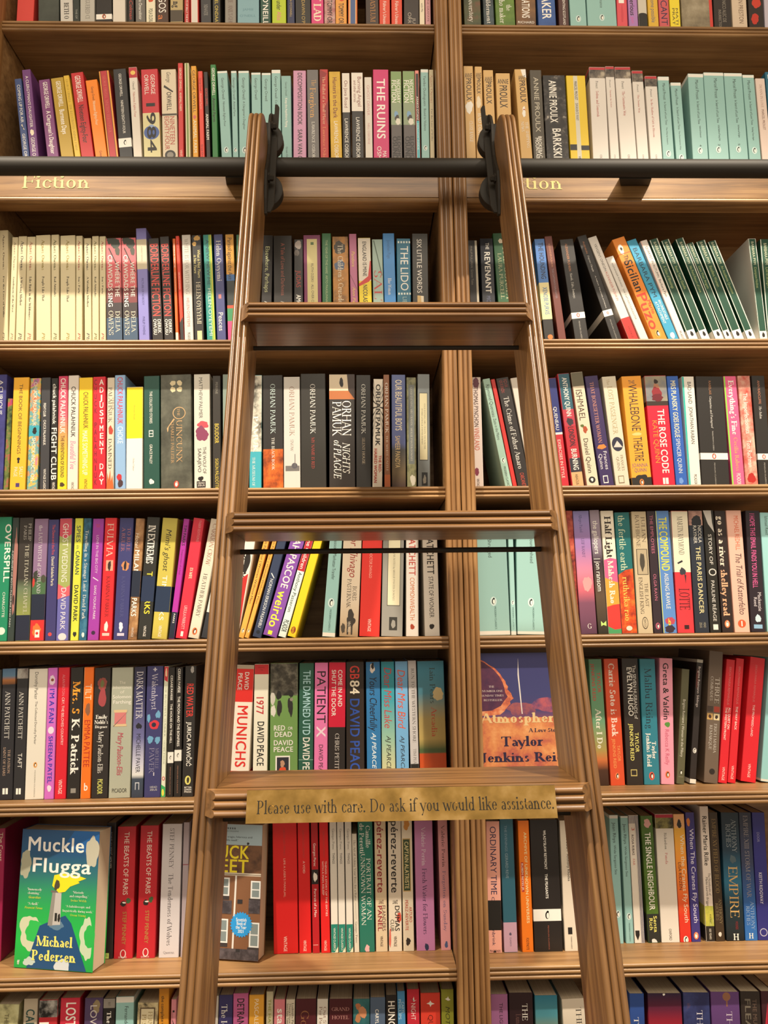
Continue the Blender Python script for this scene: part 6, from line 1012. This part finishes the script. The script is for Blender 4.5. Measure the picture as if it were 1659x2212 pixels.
S(7, 'M', 440, 1740, 560, 1396, .02, [
 (56,92,62,1220,'b8b0a4','pale paperback just right of the ladder'),
 (96,184,100,1215,'34305c','navy paperback with white serif letters',('The Idiot',WH,1275,1480,.4,.42,'R')),
 (188,284,190,1205,'b85c8c','orchid paperback with black capitals',('DETRANSITION',BLK,1235,1560,.5,.46,'B')),
 (290,384,292,1214,'d89c34','amber paperback with pale capitals',('PASCALE','ecdcc0',1238,1408,.5,.28)),
 (400,455,402,1192,'bcb494','khaki paperback with olive capitals',('THE HAY','8c8c40',1240,1420,.5,.4,'B')),
 (450,518,452,1243,'d47c84','salmon paperback with fat white letters',('stay',WH,1300,1440,.6,.6,'B')),
 (526,582,528,1243,'ccc2ac','cream paperback with fine black lines of type',('Ludmilla Petrushevskaya',BLK,1265,1560,.76,.22),('There Once Lived a Mother',BLK,1268,1560,.44,.18),('Scary Fairy Tales',BLK,1268,1400,.18,.18)),
 (588,720,590,1240,'4c1c22','maroon paperback with large bronze letters',('Goncharov','8c5c3c',1310,1700,.45,.4,'R')),
 (725,794,727,1240,'d6d0c4','white paperback with two brown serif lines',('Out Stealing','7c5444',1288,1520,.72,.28,'R'),('Per Petterson','7c5444',1288,1520,.34,.28,'R')),
 (802,950,804,1240,'481a20','dark wine paperback with upright pink capitals',('#h','GRAND','c08c84',1305,.1,.88,22,'R'),('#h','HOTEL','c08c84',1358,.12,.86,22,'R')),
 (956,1062,957,1240,'n|12|1c3c3c@.35,2c6468@.5,4c8c88@.7','teal paperback with swimmer picture',('#n',1265,1310,.1,.5,'b8744c'),('#n',1280,1370,.3,.85,'c88860'),('#n',1330,1396,.1,.5,'b07850')),
 (1066,1162,1066,1230,'52647c','slate blue paperback with white capitals',('CARYL',WH,1305,1400,.45,.22,'B')),
 (1168,1240,1166,1216,'24201e','black paperback with huge white capitals',('HUNCHBACK',WH,1250,1620,.5,.6,'B')),
 (1243,1300,1238,1190,'4888b8','blue paperback with thin pale capitals',('CARYL','b8d4e0',1258,1335,.7,.34),('PHILLIPS','b8d4e0',1240,1372,.3,.34)),
 (1304,1382,1301,1178,'c02838','crimson paperback with white star',('#y',[(1235,.3),(1250,.45),(1225,.55),(1252,.6),(1245,.8),(1258,.55)],WH),('NIGHT','e8d0c8',1265,1375,.5,.36)),
 (1390,1518,1387,1202,'d03c2c','vermilion paperback with white star',('#y',[(1270,.3),(1262,.45),(1250,.5),(1264,.56),(1272,.72),(1278,.56),(1292,.5),(1276,.45)],WH),('QUICKSAND','6c2018',1340,1640,.5,.24)),
 (1523,1602,1520,1178,'8c9030','olive lime paperback with white star',('#y',[(1240,.3),(1232,.5),(1222,.55),(1236,.6),(1246,.75),(1252,.55)],WH),('MOTHERLESS','3a3c1c',1285,1600,.5,.34,'K')),
])
S(7, 'N', 960, 1740, 440, 1776, .02, [
 (380,518,376,1540,'9c6490','mauve paperback beside the post',('THE LIGHT','34202c',1610,1840,.6,.2)),
 (530,724,525,1528,'2c1a1e','dark maroon paperback with white serif capitals',('THE',WH,1615,1755,.66,.22,'R'),('Luminaries','6c4c48',1700,1900,.38,.2,'R')),
 (742,926,735,1550,'g|2c748c@0,4c8c98@.15,8c8c60@.3,8c8c60@1','teal to olive paperback'),
 (968,1150,955,1580,'d4c8b4','cream paperback with black serif capitals by ladder',('THE',BLK,1650,1810,.72,.24,'R')),
])
S(7, 'R', 1240, 1720, 419, 1944, .02, [
 (482,606,474,1690,'2c4a8c','blue paperback against the ladder',('THE',WH,1890,2080,.42,.32,'R')),
 (640,928,630,1688,'g|2c1c38@0,5c1c34@.12,a02030@.25,a02030@1','very thick navy to red gradient paperback',('#n',1685,1710,.44,.52,WH)),
 (942,1168,932,1680,'n|25|282c54@.4,343c6c@.55,6c4440@.68','navy paperback with swirls and pale capitals',('THE','c8c4cc',1830,2020,.6,.22,'R')),
 (1180,1424,1168,1675,'5c3c70','violet paperback with bronze key',('#o',1715,.55,.14,'8c6048'),('#b',1740,1800,'8c6048',.53,.58),('THE','c8bcc8',1840,2030,.62,.2,'R')),
 (1434,1602,1422,1670,'2c2420','black paperback with embossed dark capitals',('THE MUSEUM','5c4a40',1735,2100,.7,.2,'B'),('FLEA','6c6458',1725,2000,.35,.28,'B')),
 (1614,1720,1598,1670,'3c1c24','dark red paperback at the right frame edge',('#y',[(1760,.5),(1960,.2),(1960,.4)],'c02c40')),
])
make_books()

# ------------------------------------------------------------------ books standing face out
def prof(m): return m
MF = lambda y: y                        # rows below are measured in the crop that shows each cover
face_book((29.5, 2091), (199.7, 2103), ZS[6], .2015, .036, math.radians(1.2), 180, 1215,
 'g|204c78@0,205078@.18,2a6c70@.32,2a9060@.45,24a84c@.6,22b848@.8,209c44@1',
 'green and blue paperback with white lighthouse standing face out, seventh shelf, far left', 'books on the seventh shelf left of ladder', [
 ('#y',[(180,.68),(180,1),(360,1),(300,.55)],'1c5c9c'),('#n',200,470,.82,1.02,'b8b4a0'),('#n',330,560,-.02,.16,'a8a890'),
 ('#n',800,1110,.02,.36,'c8ccac'),('#n',845,1040,.1,.4,'30b850'),('#n',800,1150,.80,1.0,'c0d0b0'),('#n',860,1060,.86,1.02,'2cb04c'),
 ('#y',[(1240,.16),(1100,.2),(900,.3),(860,.44),(815,.62),(870,.7),(960,.76),(1090,.84),(1240,.92)],'1f4c78'),
 ('#n',850,930,.4,.62,'5c7c94'),('#n',1120,1260,.5,.72,'c8d0d4'),('#n',1130,1200,.1,.28,'b8c8c0'),
 ('#y',[(895,.40),(640,.44),(640,.555),(885,.56)],'b8b4ae'),('#y',[(895,.40),(640,.44),(640,.48),(895,.46)],'8c8880'),('#b',634,650,'6a6660',.42,.57),('#n',560,640,.44,.55,'4a4640'),
 ('#y',[(650,.52),(600,.43),(520,.45),(505,.55),(520,.78),(535,.86),(560,.76),(570,.78),(600,.66),(640,.6)],'e8d820'),('#n',545,640,.455,.53,'4a4434'),
 ('#b',800,860,'24221f',.485,.515),('#n',800,870,.52,.56,'24221f'),
 ('#h','Muckle','ece8e0',290,.07,.82,105,'B'),('#h','Flugga','ece8e0',448,.14,.92,105,'B'),
 ('#h','‘Immensely',WH,632,.11,.3,18,'R'),('#h','charming.’',WH,660,.12,.28,18,'R'),('#h','Guardian','d8d848',692,.13,.29,17,'K'),('#h','‘A thrill.’',WH,740,.13,.27,18,'R'),('#h','Financial Times','d8d848',770,.09,.32,16,'K'),
 ('#h','‘Masterly',WH,640,.7,.84,17,'R'),('#h','and compelling.’',WH,668,.66,.9,17,'R'),('#h','Irvine Welsh','d8d848',700,.68,.88,16,'R'),('#h','‘A kaleidoscopic and',WH,745,.62,.93,16,'R'),('#h','linguistically daring work.’',WH,778,.58,.97,16,'R'),('#h','Ocean Vuong','d8d848',808,.68,.88,16,'R'),
 ('#h','Michael','ece070',1010,.27,.73,75,'Q'),('#h','Pedersen','ece070',1115,.22,.78,75,'Q'),('#h','ff',WH,1175,.04,.07,32,'B')])
face_book((404, 2071), (558, 2081), ZS[6], .1985, .03, math.radians(4.0), 82, 1005, '7c5438',
 'brown tenement paperback with bold yellow title standing face out behind the ladder, seventh shelf', 'books on the seventh shelf between ladder and post', [
 ('#b',60,228,'9cb0b8'),('#n',205,228,.78,.82,BLK),('#b',228,420,'n|50|4a3020@.35,6a4830@.5,7a5438@.7'),('#b',420,440,'c8bca8'),('#b',430,434,'5a4434'),
 ('#h','★★★★',BLK,113,.49,.62,16),('#h','SUNDAY MAGAZINE','4a5458',133,.42,.66,8),('#h','‘Fascinating, surreal, tragic, hilarious and',BLK,172,.12,.86,13),('#h','honest as life itself.’',BLK,195,.3,.66,13),
 ('#h','DUCK','e8d424',278,.22,.82,88,'B'),('#h','FEET','e8d424',374,.28,.82,88,'B'),
 ('#y',[(440,.635),(1010,.62),(1010,.645),(440,.66)],'d8d4cc')] +
 [e for (v0,v1,a,b) in ((.86,1.0,470,590),(.40,.56,455,580),(.86,1.0,750,915),(.42,.56,735,895),(.04,.2,455,580),(.05,.2,740,900)) for e in (('#b',a,b,'dcdcd8',v0,v1),('#b',a+10,b-10,'7c8888',v0+.02,v1-.02),('#b',(a+b)/2-4,(a+b)/2+4,'dcdcd8',v0,v1),('#b',b,b+26,'3a3434',v0-.02,v1))] +
 [('#b',600,690,'n|60|3a3438@.4,5c5458@.6',.84,1.0),('#b',610,700,'n|60|3a3438@.4,5c5458@.6',.42,.6),('#b',930,1010,'n|60|3a3438@.4,5c5458@.6',.4,1.0),('#b',600,628,'2c2a2c',.68,.75),('#b',930,952,'2c2a2c',.68,.74),
 ('#y',[(768+(88 if i%2 else 76)*math.sin(2*math.pi*i/48), .745+(.158 if i%2 else .137)*math.cos(2*math.pi*i/48)) for i in range(48)],'2a94d8'),
 ('#h','Scottish','f0f0e8',735,.67,.82,22,'B'),('#h','Book of','f0f0e8',760,.68,.81,22,'B'),('#h','the Year','f0f0e8',785,.67,.82,22,'B'),('#h','2021','f0f0e8',812,.70,.79,20,'B')])
ATX = on_plane(1039.5, 1690, .012)
face_book((ATX.x, .012, ZS[5]), None, ZS[5], .217, .026, math.radians(1.2), 158, 1669, 'g|3a3a6c@0,404274@.3,4a4474@.42,905068@.5,d07848@.58,d88450@.75,c86848@.9,7a3a58@1',
 'sunset sky paperback with white vapour trail standing face out, sixth shelf, right of the post', 'books on the sixth shelf between post and ladder', [
 ('#b',868,1669,'n|28|a84c50@.33,cc7450@.45,de9058@.56,eaaa70@.68'),('#n',690,860,.3,.72,'n|40|6a4468@.4,a85c5c@.6'),('#n',640,830,.6,1.0,'n|40|5c4470@.4,b85c68@.6'),
 ('#b',1560,1669,'n|40|4c2c50@.4,8c4458@.6'),
 ('#y',[(215,0),(248,.08),(290,.14),(320,.2),(345,.225),(395,.27),(430,.29),(470,.325),(500,.33),(530,.355),(560,.345),(600,.385),(640,.40),(660,.415),(690,.37),(720,.375),(760,.33),(800,.30),(835,.25),(845,.1),(845,0)],'n|70|a85048@.35,d87850@.5,eaa478@.65'),
 ('#y',[(228,0),(262,.08),(340,.19),(415,.255),(480,.29),(545,.31),(600,.32),(640,.345),(690,.30),(740,.26),(790,.15),(800,0)],'n|30|4c2c4a@.4,64364e@.6'),
 ('#y',[(212,.485),(400,.488),(830,.515),(830,.503),(400,.472)],'e4dcd4'),
 ('#h','THE','e8d8d0',528,.125,.19,22,'R'),('#h','NUMBER ONE','e8d8d0',576,.045,.29,20,'R'),('#h','SUNDAY TIMES','e8d8d0',626,.035,.3,20,'R'),('#h','BESTSELLER','e8d8d0',675,.06,.28,20,'R'),
 ('#h','Atmosphere','e8c890',872,.02,.97,105,'Q'),('#h','A Love Story','2c2240',1008,.58,.95,42,'Q'),('#h','Taylor','2c2240',1125,.25,.74,105,'Q'),('#h','Jenkins Reid','2c2240',1295,.01,.985,100,'Q')],
 wfix=.137, yaw=0.0)

# the scene is measured from camera height; stand it on the floor
for o in list(SC.objects):
    if o.parent is None and o.type in {'MESH', 'EMPTY'}: o.location.z += ZO
